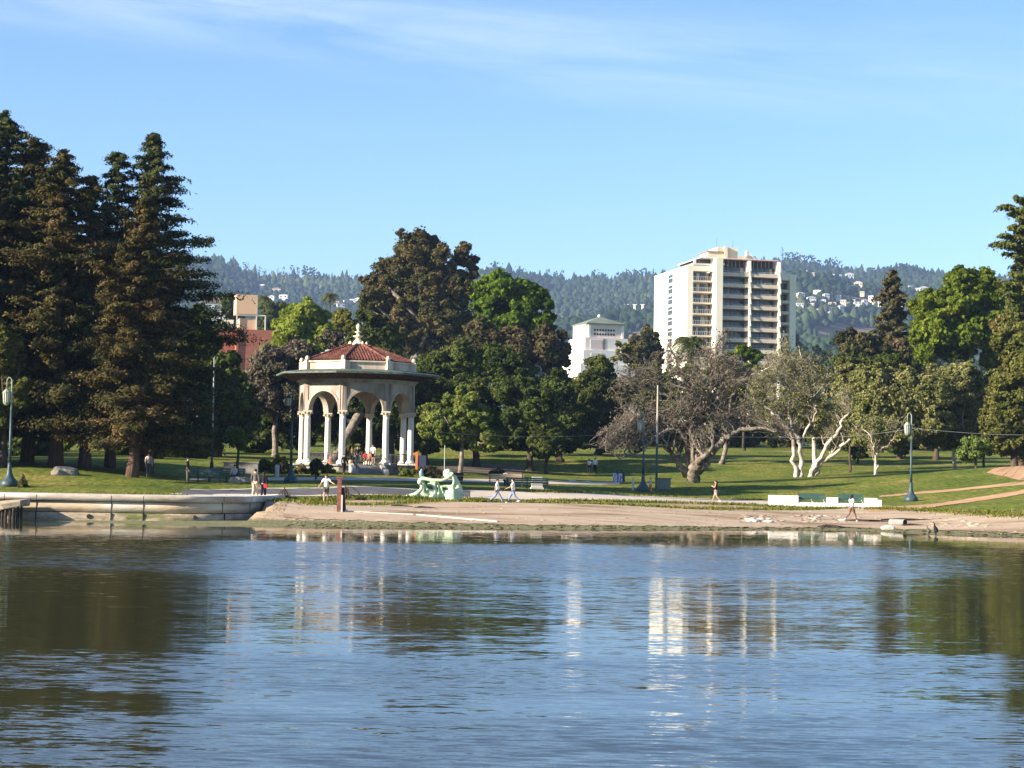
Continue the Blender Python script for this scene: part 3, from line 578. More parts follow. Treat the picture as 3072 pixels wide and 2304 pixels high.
# dark understorey beyond the lawn
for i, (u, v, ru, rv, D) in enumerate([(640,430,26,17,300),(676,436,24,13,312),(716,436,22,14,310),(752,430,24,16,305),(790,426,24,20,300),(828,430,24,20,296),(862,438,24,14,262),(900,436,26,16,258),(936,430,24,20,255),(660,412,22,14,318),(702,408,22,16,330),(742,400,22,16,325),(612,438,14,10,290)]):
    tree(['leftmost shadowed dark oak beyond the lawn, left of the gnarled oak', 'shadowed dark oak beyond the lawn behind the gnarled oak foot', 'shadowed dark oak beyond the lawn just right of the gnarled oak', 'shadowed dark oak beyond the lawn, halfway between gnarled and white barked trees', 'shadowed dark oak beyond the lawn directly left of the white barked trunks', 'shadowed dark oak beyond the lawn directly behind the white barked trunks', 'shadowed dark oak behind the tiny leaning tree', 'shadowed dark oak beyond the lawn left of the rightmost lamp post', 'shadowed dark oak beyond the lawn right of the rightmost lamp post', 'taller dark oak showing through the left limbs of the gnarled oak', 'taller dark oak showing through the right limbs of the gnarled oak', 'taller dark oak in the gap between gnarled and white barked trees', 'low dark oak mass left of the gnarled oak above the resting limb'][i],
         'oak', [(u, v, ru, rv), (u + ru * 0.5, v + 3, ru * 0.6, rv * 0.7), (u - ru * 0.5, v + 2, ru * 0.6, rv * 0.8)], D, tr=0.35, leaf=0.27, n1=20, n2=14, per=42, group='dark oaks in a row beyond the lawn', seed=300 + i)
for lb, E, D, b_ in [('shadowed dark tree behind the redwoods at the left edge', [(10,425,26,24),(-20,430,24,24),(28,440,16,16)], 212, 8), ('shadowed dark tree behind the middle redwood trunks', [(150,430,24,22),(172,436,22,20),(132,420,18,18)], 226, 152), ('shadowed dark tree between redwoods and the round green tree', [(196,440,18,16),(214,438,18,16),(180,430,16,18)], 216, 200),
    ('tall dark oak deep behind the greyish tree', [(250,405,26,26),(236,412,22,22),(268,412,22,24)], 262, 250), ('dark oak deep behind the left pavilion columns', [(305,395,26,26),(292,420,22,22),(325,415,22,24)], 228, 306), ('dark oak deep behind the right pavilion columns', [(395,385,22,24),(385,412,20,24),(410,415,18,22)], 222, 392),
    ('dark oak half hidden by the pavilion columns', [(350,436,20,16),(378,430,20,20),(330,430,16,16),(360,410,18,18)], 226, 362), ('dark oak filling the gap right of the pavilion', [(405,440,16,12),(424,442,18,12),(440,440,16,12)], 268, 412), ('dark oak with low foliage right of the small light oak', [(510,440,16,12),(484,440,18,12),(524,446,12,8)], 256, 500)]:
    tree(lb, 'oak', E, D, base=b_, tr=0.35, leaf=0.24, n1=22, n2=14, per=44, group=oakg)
for k_, (u, D, vt) in enumerate([(-75, 168, 350), (-110, 176, 345), (-95, 190, 352), (-140, 186, 345), (-60, 182, 362)]):
    tree('%s dark tree beyond the left edge of the view' % ORDL[k_], 'oak', [(u, vt + 40, 34, 36), (u + 22, vt + 62, 26, 30), (u - 22, vt + 60, 26, 30)], D, tr=0.4, leaf=0.3, n1=18, per=40, seed=900 + k_)  # out-of-view trees added to shade the ground behind the redwoods
# right side
tree('big bright green sycamore in the upper right', 'bright', [(968,296,30,24),(935,310,22,22),(990,290,22,20),(950,335,34,24),(985,325,26,24),(925,330,16,20),(1000,350,20,24),(935,352,22,14),(965,275,16,10)], 262, base=965, tr=0.6, leaf=0.3, n1=26, n2=15, per=52, nlimb=16)
redwood('brownish narrow conifer left of the bright sycamore', 893, 271, 300, 7.6, 'conifer', 0.1, 21, nbr=120, tr=0.5, per=48, leaf=0.28, name='conifer_tree', group=None, prof=lambda k: (1 - k) ** 0.7 * (1.0 - 0.3 * math.exp(-((k - 0.72) / 0.08) ** 2)))
tree('low rounded brown green tree left of the narrow conifer', 'conifer', [(856,345,20,14),(842,338,9,8),(872,350,18,14),(905,352,18,14)], 290, base=860, tr=0.4, leaf=0.3, n1=24)
tree('dark green hedge like tree under the narrow conifer', 'oak', [(880,362,26,9),(905,365,18,8),(848,362,18,8)], 282, base=880, tr=0.4, leaf=0.26, n1=26, group=oakg)
tree('olive brown evergreen at the right edge', 'olive', [(1012,400,26,34),(1000,432,22,26),(1026,360,24,30),(1020,440,22,20),(994,415,14,24)], 205, base=1014, tr=0.4, leaf=0.2, n1=30, per=50)
tree('yellowish evergreen below the ragged pine at the right edge', 'olive', [(1012,325,18,26),(1020,300,14,22),(1002,338,14,20),(1028,350,24,30)], 222, base=1030, tr=0.5, leaf=0.22, n1=26, n2=14)
tree('light sage green tree behind the right lamp post', 'sage', [(905,396,26,24),(880,402,24,26),(930,392,24,26),(895,425,28,18),(866,428,18,16),(925,420,24,20),(870,382,20,16),(905,376,18,12),(905,440,22,11),(862,438,14,10),(882,444,14,8)], 208, base=876, tr=0.16, leaf=0.155, n1=26, n2=15, per=46, nlimb=26, bark=M_wbark, dens=0.9)
tree('sage green tree with pale twigs left of the right edge evergreen', 'sage', [(956,388,26,26),(975,410,20,26),(940,414,22,24),(965,372,22,14),(985,384,12,20),(950,438,20,13),(930,442,18,11)], 214, base=955, tr=0.2, leaf=0.165, n1=26, n2=15, per=46, nlimb=26, bark=M_wbark)
tree('sage green tree filling the space right of the white barked tree', 'sage', [(852,395,20,22),(842,420,16,20),(862,415,18,22),(850,372,16,12)], 226, base=850, tr=0.14, leaf=0.16, n1=24, n2=14, per=46)
tree('low sage green tree hanging over the right lawn', 'sage', [(985,430,18,18),(996,412,14,20),(970,446,14,9)], 210, base=984, tr=0.14, leaf=0.16, n1=22, n2=14, per=46)
tree('dark leafy shrub under the sage green tree at the right', 'oakl', [(978,448,14,13),(966,454,10,9)], 200, base=976, tr=0.15, leaf=0.16, n1=22)
tree('rounded dark shrub beyond the tiny tree on the right lawn', 'oak', [(858,452,9,7)], 245, base=858, tr=0.15, leaf=0.18, n1=24)

redwood('tall ragged pine cut by the right edge of the view', 1024, 196, 222, 3.0, 'olive', 0.35, 41, nbr=90, tr=0.3, per=110, leaf=0.17, name='pine_tree', group=None, prof=lambda k: 0.75 + 0.35 * math.sin(k * 40))
tree('dark tree between the redwoods and the brick building', 'oak', [(203, 322, 11, 20), (207, 342, 12, 16)], 300, tr=0.3, leaf=0.28, n1=24)
tree('dark tree at the foot of the tower flank', 'oak', [(652, 382, 18, 20), (640, 392, 14, 18), (668, 388, 14, 16)], 300, tr=0.3, leaf=0.26, n1=24)
for k_, (u, D, vt, rr_) in enumerate([(-72, 149, 158, 5.5), (-118, 157, 240, 5.5), (-100, 142, 200, 6.0), (-165, 150, 250, 6.5)]):
    redwood('%s unseen redwood added beyond the left edge to cast shade' % ORDL[k_], u, vt, D, rr_, 'redwoodg', 0.1, 60 + k_, nbr=100, tr=0.45, per=60, leaf=0.2)  # out-of-view redwoods added for more shadow between the trunks
# twisted, nearly leafless trees
def gnarled(label, base_px, D, stems, bark, seed, leafkey, leaf_n, leaf, crown_E, tr=0.6, twig=1.0, gnarl=0.45, name='gnarled_tree', bx=None, thick=0.8):
    """stems: lists of (u, v, radius) guide points per main limb; recursive crooked twigs fill the crown ellipses"""
    rng = np.random.RandomState(seed); u0, _ = base_px; X0 = X(u0, D); o = Vector((X0, D, G(X0, D)))
    root = empty(name, o, 0, label, 'tree'); mb = MB(); tw_ = MB(); tips = []
    E = [(np.array(P(u, v, D) - o), np.array((ru, ru * 0.55, rv)) * D / F) for u, v, ru, rv in crown_E]
    def inside(p, m=1.0): return any((((np.array(p) - c) / (r * m)) ** 2).sum() < 1 for c, r in E)
    def grow(p, d, length, r, lvl):
        pts = [p.copy()]; rad = [r]; n = max(3, int(length / 0.38)); q = p.copy(); dd = d.copy()
        for i in range(n):
            dd = (dd + Vector(rng.randn(3)) * gnarl * (1.25 if lvl > 1 else 0.85) + Vector((0, 0, 0.04))).normalized(); nq = q + dd * length / n
            if lvl > 0 and not inside(nq, 1.04):
                c = min(E, key=lambda e: np.linalg.norm((np.array(nq) - e[0]) / e[1])); dd = (dd + (Vector(c[0]) - q).normalized() * 0.9).normalized(); nq = q + dd * length / n
            q = nq; pts.append(q.copy()); rad.append(max(0.014, r * (1 - 0.7 * (i + 1) / n)))
        (mb if lvl < 1 else tw_).tube(pts, rad, 6 if lvl < 2 else 4, False)
        if lvl >= 3: tips.append(pts[-1]); tips.append(pts[len(pts) // 2]); return
        nb_ = [0, int(7 * twig), int(5 * twig)][lvl] if lvl else int(10 * twig)
        for b in range(nb_):
            i = rng.randint(max(1, len(pts) // 4), len(pts)); a = Vector(rng.randn(3)).normalized(); a.y *= 0.9
            nd = (dd * 0.4 + a).normalized(); grow(pts[i], nd, length * rng.uniform(0.38, 0.72), max(0.014, rad[i] * 0.6), lvl + 1)
        tips.append(pts[-1])
    for st in stems:
        st = [(a, b, c * thick) for a, b, c in st]
        dy = rng.uniform(-1, -.35) * 3.0; m_ = len(st)
        pts = [P(u, v, D) - o + Vector((0, dy * (i / max(1, m_ - 1)), 0)) for i, (u, v, r) in enumerate(st)]; rad = [r for *_, r in st]
        fine = []; fr = []
        for i in range(m_ - 1):
            for k in range(4):
                s = k / 4; fine.append(pts[i].lerp(pts[i + 1], s) + Vector(rng.randn(3)) * 0.09); fr.append((rad[i] * (1 - s) + rad[i + 1] * s) * rng.uniform(0.9, 1.1))
        fine.append(pts[-1]); fr.append(rad[-1]); mb.tube(fine, fr, 9)
        for k in range(int(len(fine) * 0.9)):
            i = rng.randint(len(fine) // 3, len(fine)); a = Vector(rng.randn(3)).normalized(); a.z = abs(a.z) * 0.6 + 0.1
            grow(fine[i], a, rng.uniform(1.6, 3.6), fr[i] * 0.42, 1)
        grow(fine[-1], (fine[-1] - fine[-2]).normalized(), 3.0, fr[-1] * 0.8, 0)
    ob = mb.build('trunk', bark, root, smooth=True); tw_.build('branches', M_twig if bark is M_wbark else M_gbark, root, smooth=True)
    if leaf_n:
        T = np.array([t[:] for t in tips]); k = rng.randint(0, len(T), leaf_n); Pc = T[k] + rng.randn(leaf_n, 3) * 0.35; Nn = rng.randn(leaf_n, 3); Nn /= np.linalg.norm(Nn, axis=1)[:, None]
        V, Fq = quads(Pc, Nn, leaf * rng.uniform(0.5, 1.2, leaf_n), 1.0, rng); link('crown', np_mesh('crown', V, Fq), L[leafkey], root)
    return root
gnarled('gnarled grey oak with a thick forked trunk and nearly bare twisted branches', (693,482), 184,
  [[(694,486,.85),(693,470,.62),(697,462,.6)],
   [(691,472,.42),(688,455,.36),(686,440,.34),(680,432,.3),(672,428,.22),(655,436,.2),(644,447,.2),(634,454,.14),(628,452,.1),(620,458,.09),(610,452,.07)],
   [(700,472,.5),(711,455,.42),(722,440,.36),(738,430,.28),(760,428,.18),(775,432,.1)],
   [(696,470,.45),(698,445,.36),(697,420,.34),(692,400,.3),(684,385,.24),(676,365,.16)],
   [(697,430,.32),(706,405,.28),(712,385,.24),(708,365,.18),(713,350,.1)],
   [(697,410,.28),(715,395,.22),(728,378,.16),(738,365,.1)],
   [(690,440,.3),(672,420,.22),(650,412,.16),(630,420,.12),(614,436,.07)],
   [(690,410,.26),(670,395,.2),(648,388,.15),(625,378,.08)],
   [(688,478,.5),(678,462,.34),(668,450,.22),(662,440,.12)],
   [(715,440,.26),(728,420,.2),(731,398,.16),(736,388,.1)]], M_gbark, 31, 'greybrown', 6500, 0.12,
  [(690,392,64,40),(640,405,40,34),(735,400,32,34),(665,372,36,22),(705,366,36,20)], tr=0.7, twig=0.8)
gnarled('white barked tree with several sinuous pale trunks', (805,477), 218,
  [[(796,480,.42),(793,460,.34),(794,440,.3),(786,425,.26),(772,412,.2),(758,404,.12)],
   [(801,480,.5),(801,458,.4),(798,442,.36),(790,424,.3),(787,405,.26),(788,390,.24),(777,375,.2),(770,368,.14),(758,372,.1)],
   [(800,446,.24),(804,432,.2),(812,420,.16),(813,410,.1)],
   [(808,480,.45),(817,462,.36),(826,446,.3),(836,430,.26),(842,418,.2),(850,405,.1)],
   [(810,480,.4),(822,462,.32),(838,450,.28),(848,438,.2),(856,420,.1)],
   [(777,375,.16),(782,365,.14),(778,358,.1)],
   [(790,400,.18),(806,388,.16),(812,374,.14),(806,362,.1)],[(806,378,.14),(800,390,.12),(803,398,.1)]], M_wbark, 32, 'sage', 11000, 0.12,
  [(790,385,44,30),(760,400,30,30),(825,385,38,28),(800,366,44,14),(838,410,24,24),(770,372,24,14)], tr=0.5, twig=0.8, gnarl=0.5, thick=0.68)
gnarled('tiny leaning tree with a crooked trunk on the right lawn', (876,476), 203,
  [[(876,478,.14),(876,466,.12),(874,456,.13),(870,446,.1),(866,436,.06)],[(875,458,.1),(882,448,.08),(890,440,.05)]], M_wbark, 33, 'sage', 5000, 0.13, [(876,430,20,14)], twig=0.6)
tree('dark green tree filling in behind the gnarled oak', 'oak', [(720,378,34,20),(748,390,24,24),(680,380,24,14),(655,395,20,18),(690,405,30,18)], 242, base=722, tr=0.3, leaf=0.17, n1=18, n2=12, per=26, bark=M_gbark, nlimb=30)
tree('bright green bush behind the gnarled oak in front of the tall building', 'bright', [(690,372,9,9),(694,384,10,9)], 250, base=692, tr=0.2, leaf=0.2, n1=18)
tree('bright green bush at the foot of the tall building', 'bright', [(744,352,12,8),(756,356,9,7),(730,358,10,6)], 285, base=744, tr=0.2, leaf=0.22, n1=18)
tree('dense twiggy grey green tree behind the white barked tree', 'sage', [(812,378,36,18),(780,372,30,14),(842,384,26,18),(840,402,26,26),(785,410,36,26),(822,420,28,22)], 238, base=815, tr=0.3, leaf=0.15, n1=20, n2=13, per=34, bark=M_wbark, nlimb=44)
# leaning bare trunk seen through the pavilion
t_ = empty('leaning_tree', (X(330,215), 215, G(X(330,215),215)), 0, 'leaning bare grey trunk seen between the pavilion columns', 'tree'); o_ = Vector(t_.location)
mb = MB(); st = [(331,466,.5),(338,452,.45),(347,436,.48),(357,418,.5),(366,404,.45),(374,394,.35)]
mb.tube([P(u, v, 215) - o_ for u, v, r in st], [r for *_, r in st], 10); mb.build('trunk', M_gbark, t_, smooth=True)
V, Fq = crown_mesh([(np.array(P(378,398,215) - o_), (2.6,2.6,2.0)), (np.array(P(350,400,215) - o_), (1.8,1.8,1.3))], 77, 0.2, n1=20, per=40)
link('crown', np_mesh('crown', V, Fq), L['oak'], t_)

def palm(label, u, vtop, vcrown, D, L_=2.2, nf=34, seed=1, tr=0.22, droop=1.0, zb=10, leafkey='olive'):
    rng = np.random.RandomState(seed); c = P(u, vcrown, D); b_ = Vector((c.x, D, zb)); root = empty('palm_tree', b_, 0, label, 'palm tree', None)
    MB().tube([(0, 0, 0), (0.05, 0, (c.z - zb) * .5), (0, 0, c.z - zb)], [tr * 1.2, tr, tr], 8).build('trunk', M_bark, root, smooth=True)
    V = []; h = c.z - zb
    for i in range(nf):
        a = i * 2.4 + rng.rand() * .4; up = rng.uniform(-0.5, 1.1); pts = []
        for j in range(7):
            s = j / 6; pts.append(np.array([math.cos(a) * L_ * s * math.cos(up * .7), math.sin(a) * L_ * s * math.cos(up * .7), h + L_ * (math.sin(up) * s - droop * 0.75 * s * s)]))
        for j in range(1, 7):
            d = pts[j] - pts[j - 1]; side = np.cross(d, [0, 0, 1.0]); side /= np.linalg.norm(side) + 1e-6
            for sg in (-1, 1):
                for q in range(3):
                    p0 = pts[j - 1] + d * q / 3; tip = p0 + side * sg * 0.3 * L_ * math.sin(math.pi * (0.15 + 0.8 * j / 7)) + d * 0.8 - np.array([0, 0, 0.12 * L_]); V += [p0, p0 + d * 0.22, tip]
    V = np.array(V); link('crown', np_mesh('crown', V, np.arange(len(V)).reshape(-1, 3)), L[leafkey], root); return root
palm('fan palm on a tall bare trunk against the hills', 330, 288, 295, 520, 2.6, 44, 1, zb=10)
palm('palm tree just right of the peach tower block', 264, 291, 297, 560, 3.0, 40, 2)
palm('palm tree just left of the peach tower block', 228, 290, 297, 560, 3.0, 40, 3)
palm('bushy palm in front of the tall apartment tower', 690, 331, 341, 300, 2.9, 80, 4, tr=0.35, leafkey='oak')
# ridge trees
rng = np.random.RandomState(8); TGd = 'single trees standing up along the hill ridge'
spots = [(246,8,5),(252,5,3),(259,10,4),(264,8,4),(272,6,3),(278,9,3),(283,10,4),(292,12,5),(298,11,5),(305,14,8),(312,12,8),(318,8,7),(335,4,5),(350,4,5),(358,5,6),
 (495,9,9),(509,9,3),(519,8,7),(523,6,5),(534,4,5),(548,9,5),(556,7,6),(563,9,4),(575,4,6),(594,10,6),(600,7,5),(606,5,5),(618,6,6),(628,9,7),(637,8,8),(643,10,6),(650,6,6),
 (782,15,4),(788,10,6),(794,10,8),(800,8,8),(806,9,7),(812,11,6),(818,6,7),(829,11,8),(834,12,7),(838,9,7),(846,5,6),(855,5,3),(862,5,7),(868,5,6),(874,4,7),(890,4,8),(902,3,9),(912,3,9)]
ZN = [(200, 330, 'on the ridge above the peach block'), (330, 400, 'on the ridge left of the eucalyptus'), (400, 560, 'on the ridge above the bright green tree'), (560, 655, 'on the ridge left of the tall tower'), (655, 822, 'on the ridge right of the tower'), (822, 882, 'on the ridge above the hillside houses'), (882, 1100, 'on the ridge above the narrow conifer')]
ORD = 'first second third fourth fifth sixth seventh eighth ninth tenth eleventh twelfth thirteenth fourteenth fifteenth sixteenth seventeenth eighteenth nineteenth twentieth'.split()
def placer(zones):
    cnt = {}
    def f(u):
        for a, b_, w in zones:
            if a <= u < b_: cnt[w] = cnt.get(w, 0) + 1; return ORD[cnt[w] - 1], w
        return 'last', 'outside the others'
    return f
rp = placer(ZN)
for u, hp, wp in spots:
    o_n, w_n = rp(u)
    t_ = ray(u, 270).x; y_ = YR - 10; x_ = t_ * y_; z_ = float(hz(x_, y_)); s_ = y_ / F; h_ = (hp + 5) * s_; w_ = wp * s_ * 0.5
    root = empty('ridge_tree', (x_, y_, z_), 0, '%s dark tree from the left %s' % (o_n, w_n), 'tree', TGd)
    k = 34; Pc = np.stack([rng.randn(k) * w_ * 0.55, rng.randn(k) * w_ * 0.5, h_ * rng.uniform(0.2, 1.0, k)], -1); r_ = w_ * rng.uniform(0.16, 0.42, k); r_ *= (1.15 - 0.5 * Pc[:, 2] / h_)
    link('crown', blobs_mesh('crown', Pc, np.stack([r_, r_, r_ * 1.1], -1), rng, 0.2), M_for, root)
    MB().tube([(0, 0, -3), (0, 0, h_ * 0.7)], [1.0, 0.6], 5).build('trunk', M_bark, root)
# trees between the park and the hills
rng = np.random.RandomState(18)
far = [(u, D) for u, D in zip(np.linspace(205, 1010, 38) + rng.uniform(-6, 6, 38), rng.uniform(480, 1150, 38))]
dp_ = placer([(0, 262, 'between redwoods and peach block'), (262, 360, 'between peach block and roof finial'), (360, 480, 'behind the eucalyptus'), (480, 580, 'behind the bright green tree'), (580, 655, 'behind the art deco building'), (655, 795, 'at the foot of the tall tower'), (795, 900, 'between tall tower and narrow conifer'), (900, 1100, 'behind the bright sycamore')])
for i, (u, D) in enumerate(far):
    o_n, w_n = dp_(u)
    vt = {0: 338}.get(0) + rng.uniform(-8, 12); ru = rng.uniform(9, 15); rv = rng.uniform(9, 14)
    tree('%s distant dark tree from the left %s' % (o_n, w_n), 'far', [(u, vt + rv, ru, rv), (u + 5, vt + rv + 8, ru * .9, rv), (u - 5, vt + rv + 10, ru, rv)], D, tr=0.4, leaf=0.55 * D / 500, n1=9, n2=8, per=26, group='distant trees between park and hills', seed=500 + i, nlimb=3)
# ------------------------------------------------------------------ pavilion
M_stone = mat('weathered_stone', (0.5, 0.42, 0.32), 0.85, 0.2, col2=(0.68, 0.6, 0.48), scale=1.6, bump=0.25, stain=(0.3, 0.24, 0.18), stretch=(1, 1, 0.6))
M_colm = mat('white_column_paint', (0.7, 0.65, 0.55), 0.6, 0.3, col2=(0.8, 0.76, 0.68), scale=2.0, stretch=(1, 1, 0.3))
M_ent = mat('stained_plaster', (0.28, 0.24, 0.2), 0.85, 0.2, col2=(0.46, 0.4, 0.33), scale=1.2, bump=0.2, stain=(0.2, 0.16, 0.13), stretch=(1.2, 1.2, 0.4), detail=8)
M_drum = mat('cream_plaster', (0.6, 0.48, 0.34), 0.8, 0.2, col2=(0.74, 0.64, 0.5), scale=1.6, stain=(0.38, 0.28, 0.2), stretch=(2.2, 2.2, 0.35), detail=7)
M_cop = mat('green_copper', (0.03, 0.045, 0.035), 0.6, 0.3, col2=(0.13, 0.17, 0.13), scale=2.5, stretch=(1, 1, 3))
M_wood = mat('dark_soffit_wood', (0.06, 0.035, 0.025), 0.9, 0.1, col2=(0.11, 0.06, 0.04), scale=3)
M_tile = mat('clay_roof_tiles', (0.1, 0.035, 0.025), 0.85, 0.2, col2=(0.22, 0.09, 0.058), scale=2.2, bump=0.4, bscale=9, stain=(0.09, 0.035, 0.03), detail=8, thresh=(0.4, 0.62))
M_gold = mat('cream_finial_paint', (0.7, 0.6, 0.38), 0.6, 0.3, col2=(0.78, 0.7, 0.5), scale=4)
M_dkc = mat('dull_concrete', (0.2, 0.19, 0.175), 0.9, 0.2, col2=(0.3, 0.285, 0.26), scale=1.5, stain=(0.12, 0.12, 0.1), bump=0.2)
M_rail = mat('grey_painted_rail', (0.3, 0.31, 0.3), 0.5, 0.4)
M_black = mat('black_paint', (0.015, 0.017, 0.02), 0.5, 0.4)
PU, PD = 355.5, 182.0
pc = P(PU, 464.5, PD); PZ = pc.z
pav = empty('pavilion', (pc.x, PD, PZ), 0, 'octagonal open pavilion with white columns, round arches and a red tiled roof', 'pavilion')
A0 = math.radians(13.1)       # the front face looks this far to the right of the camera
def pol(r, azr, z=0.0): return Vector((r * math.sin(azr), -r * math.cos(azr), z))   # azimuth from the camera side
RC = 5.08; vert = [A0 + math.radians(22.5 + 45 * i) for i in range(8)]
def octo(r): return [tuple(pol(r, a)[:2]) for a in vert]
ZC, ZW = 4.75, 7.55      # top of capital, top of arcade wall
c0 = None
for a in vert:
    p = pol(RC, a)
    m_ = MB().lathe([(0.28, 0.42), (0.285, 0.6), (0.28, 2.2), (0.26, 4.0), (0.25, 4.28)], 18)
    col = m_.build('column', M_colm, pav, smooth=True); col.location = p
    MB().box(-.47, .47, -.47, .47, 0, 0.14).lathe([(0.46, 0.142), (0.5, 0.2), (0.44, 0.27), (0.34, 0.3), (0.37, 0.36), (0.3, 0.43)], 18).build('column_base', M_colm, col)
    cp_ = MB().lathe([(0.25, 4.28), (0.3, 4.32), (0.27, 4.37), (0.32, 4.5), (0.4, 4.62)], 16).box(-.41, .41, -.41, .41, 4.622, ZC)
    k = 8
    for i in range(8):
        t = i * math.pi / 4; cp_.ball((0.4 * math.cos(t), 0.4 * math.sin(t), 4.52), 0.08, 6)
    cp_.build('capital', M_stone, col)
# arcade walls, one per face
half = RC * math.sin(math.radians(22.5)); apo = RC * math.cos(math.radians(22.5)); TH = 0.27
for i in range(8):
    an = A0 + math.radians(45 * i); mb = MB(); ro = half - 0.34; K = 16; zsp = ZC + 0.1
    def prof(y, wide):
        out = []
        for j in range(K + 1):
            t = math.pi * j / K; out.append((-ro * math.cos(t), y, zsp + ro * math.sin(t)))
        return out
    V = []; Fs = []
    for y in (-TH, TH):
        hw = (apo - y) * math.tan(math.radians(22.5)) - 0.002
        base = len(V); arc = prof(y, hw); V += [(-hw, y, ZC + 0.003), (-ro, y, ZC + 0.003)] + arc + [(ro, y, ZC + 0.003), (hw, y, ZC + 0.003)] + [(-hw, y, ZW)] + [(x_, y, ZW) for x_, _, _ in arc] + [(hw, y, ZW)]
        a0 = base + 2; tl = base + K + 5; ta = tl + 1
        q = [(base, base + 1, a0, ta, tl)] + [(a0 + j, a0 + j + 1, ta + j + 1, ta + j) for j in range(K)] + [(a0 + K, base + K + 3, base + K + 4, ta + K + 1, ta + K)]
        Fs += [tuple(f) if y < 0 else tuple(f[::-1]) for f in q]
    n1_ = len(V) // 2
    for j in range(K + 2): Fs.append((1 + j, n1_ + 1 + j, n1_ + 2 + j, 2 + j))
    Fs += [(0, n1_, n1_ + 1, 1), (K + 3, n1_ + K + 3, n1_ + K + 4, K + 4)]
    mb.add(V, Fs)
    # raised band round the arch
    for j in range(K):
        t0, t1 = math.pi * j / K, math.pi * (j + 1) / K; r0, r1 = ro + 0.02, ro + 0.24; y0, y1 = -TH - 0.06, -TH + 0.01
        mb.add([(-r0*math.cos(t0), y0, zsp+r0*math.sin(t0)), (-r0*math.cos(t1), y0, zsp+r0*math.sin(t1)), (-r1*math.cos(t1), y0, zsp+r1*math.sin(t1)), (-r1*math.cos(t0), y0, zsp+r1*math.sin(t0)),
                (-r0*math.cos(t0), y1, zsp+r0*math.sin(t0)), (-r0*math.cos(t1), y1, zsp+r0*math.sin(t1)), (-r1*math.cos(t1), y1, zsp+r1*math.sin(t1)), (-r1*math.cos(t0), y1, zsp+r1*math.sin(t0))],
               [(3,2,1,0),(0,1,5,4),(2,3,7,6)])
    for sx_ in (-1, 1): mb.box(sx_ * (half - 0.16) - 0.09, sx_ * (half - 0.16) + 0.09, -TH - 0.07, -TH + 0.01, ZC + 0.01, ZW - 0.3)
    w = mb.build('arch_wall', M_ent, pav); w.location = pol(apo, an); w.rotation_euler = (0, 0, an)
MB().prism(octo(5.5), ZW - 0.34, ZW - 0.12).prism(octo(5.7), ZW - 0.117, ZW + 0.02).build('cornice', M_ent, pav)
# eaves: sloping soffit, copper edge
mb = MB(); a_, b_ = octo(5.75), octo(7.45); ZE = 8.0
V = [(x, y, ZW + 0.023) for x, y in a_] + [(x, y, ZE) for x, y in b_] + [(x, y, ZE + 0.1) for x, y in b_] + [(x, y, 8.42) for x, y in octo(5.35)]
mb.add(V, [(i, (i+1) % 8, 8 + (i+1) % 8, 8 + i) for i in range(8)] + [(8+i, 8+(i+1) % 8, 16+(i+1) % 8, 16+i) for i in range(8)] + [(16+i, 16+(i+1) % 8, 24+(i+1) % 8, 24+i) for i in range(8)] + [tuple(range(7, -1, -1)), tuple(range(24, 32))])
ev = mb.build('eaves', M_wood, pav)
mb = MB()
for i in range(8):
    an = A0 + math.radians(45 * i)
    for k in range(-5, 6):
        s = k * 0.5; rr_ = 7.3 * math.cos(math.radians(22.5)); r0 = 5.9 * math.cos(math.radians(22.5))
        q0, q1 = pol(r0, an), pol(rr_, an); sd_ = Vector((math.cos(an), math.sin(an), 0)) * s
        if abs(s) < 2.1: mb.tube([q0 + sd_ + Vector((0, 0, ZW + 0.05)), q1 + sd_ + Vector((0, 0, ZE - 0.05))], 0.06, 4)
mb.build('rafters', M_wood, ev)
o1, o2 = octo(7.66), octo(7.44); mb = MB()
V = [(x, y, ZE - 0.02) for x, y in o1] + [(x, y, ZE + 0.14) for x, y in o1] + [(x, y, ZE + 0.18) for x, y in o2] + [(x, y, ZE - 0.02) for x, y in o2]
mb.add(V, [(i + 8 * a, (i + 1) % 8 + 8 * a, (i + 1) % 8 + 8 * ((a + 1) % 4), i + 8 * ((a + 1) % 4)) for a in range(4) for i in range(8)])
MB_top = mb.add([(x, y, ZE + 0.175) for x, y in octo(7.5)] + [(x, y, 8.45) for x, y in octo(5.5)], [(i, (i + 1) % 8, 8 + (i + 1) % 8, 8 + i) for i in range(8)])
mb.build('copper_edge', M_cop, pav)
# drum with panels, corner piers and little urns
ZD0, ZD1 = 8.3, 9.22
dr = MB().prism(octo(5.2), ZD0, ZD1 - 0.14).prism(octo(5.34), ZD1 - 0.137, ZD1).build('drum', M_drum, pav)
for a in vert:
    p = pol(5.24, a); u_ = MB().box(-.2, .2, -.2, .2, ZD0 + .12, ZD1 + 0.05); pr_ = u_.build('corner_pier', M_drum, pav); pr_.location = p; pr_.rotation_euler = (0, 0, a)
    MB().lathe([(0.1, ZD1 + .053), (0.19, ZD1 + .12), (0.22, ZD1 + .25), (0.13, ZD1 + .36), (0.17, ZD1 + .4), (0.03, ZD1 + .44)], 10).build('urn', M_gold, pr_, smooth=True)
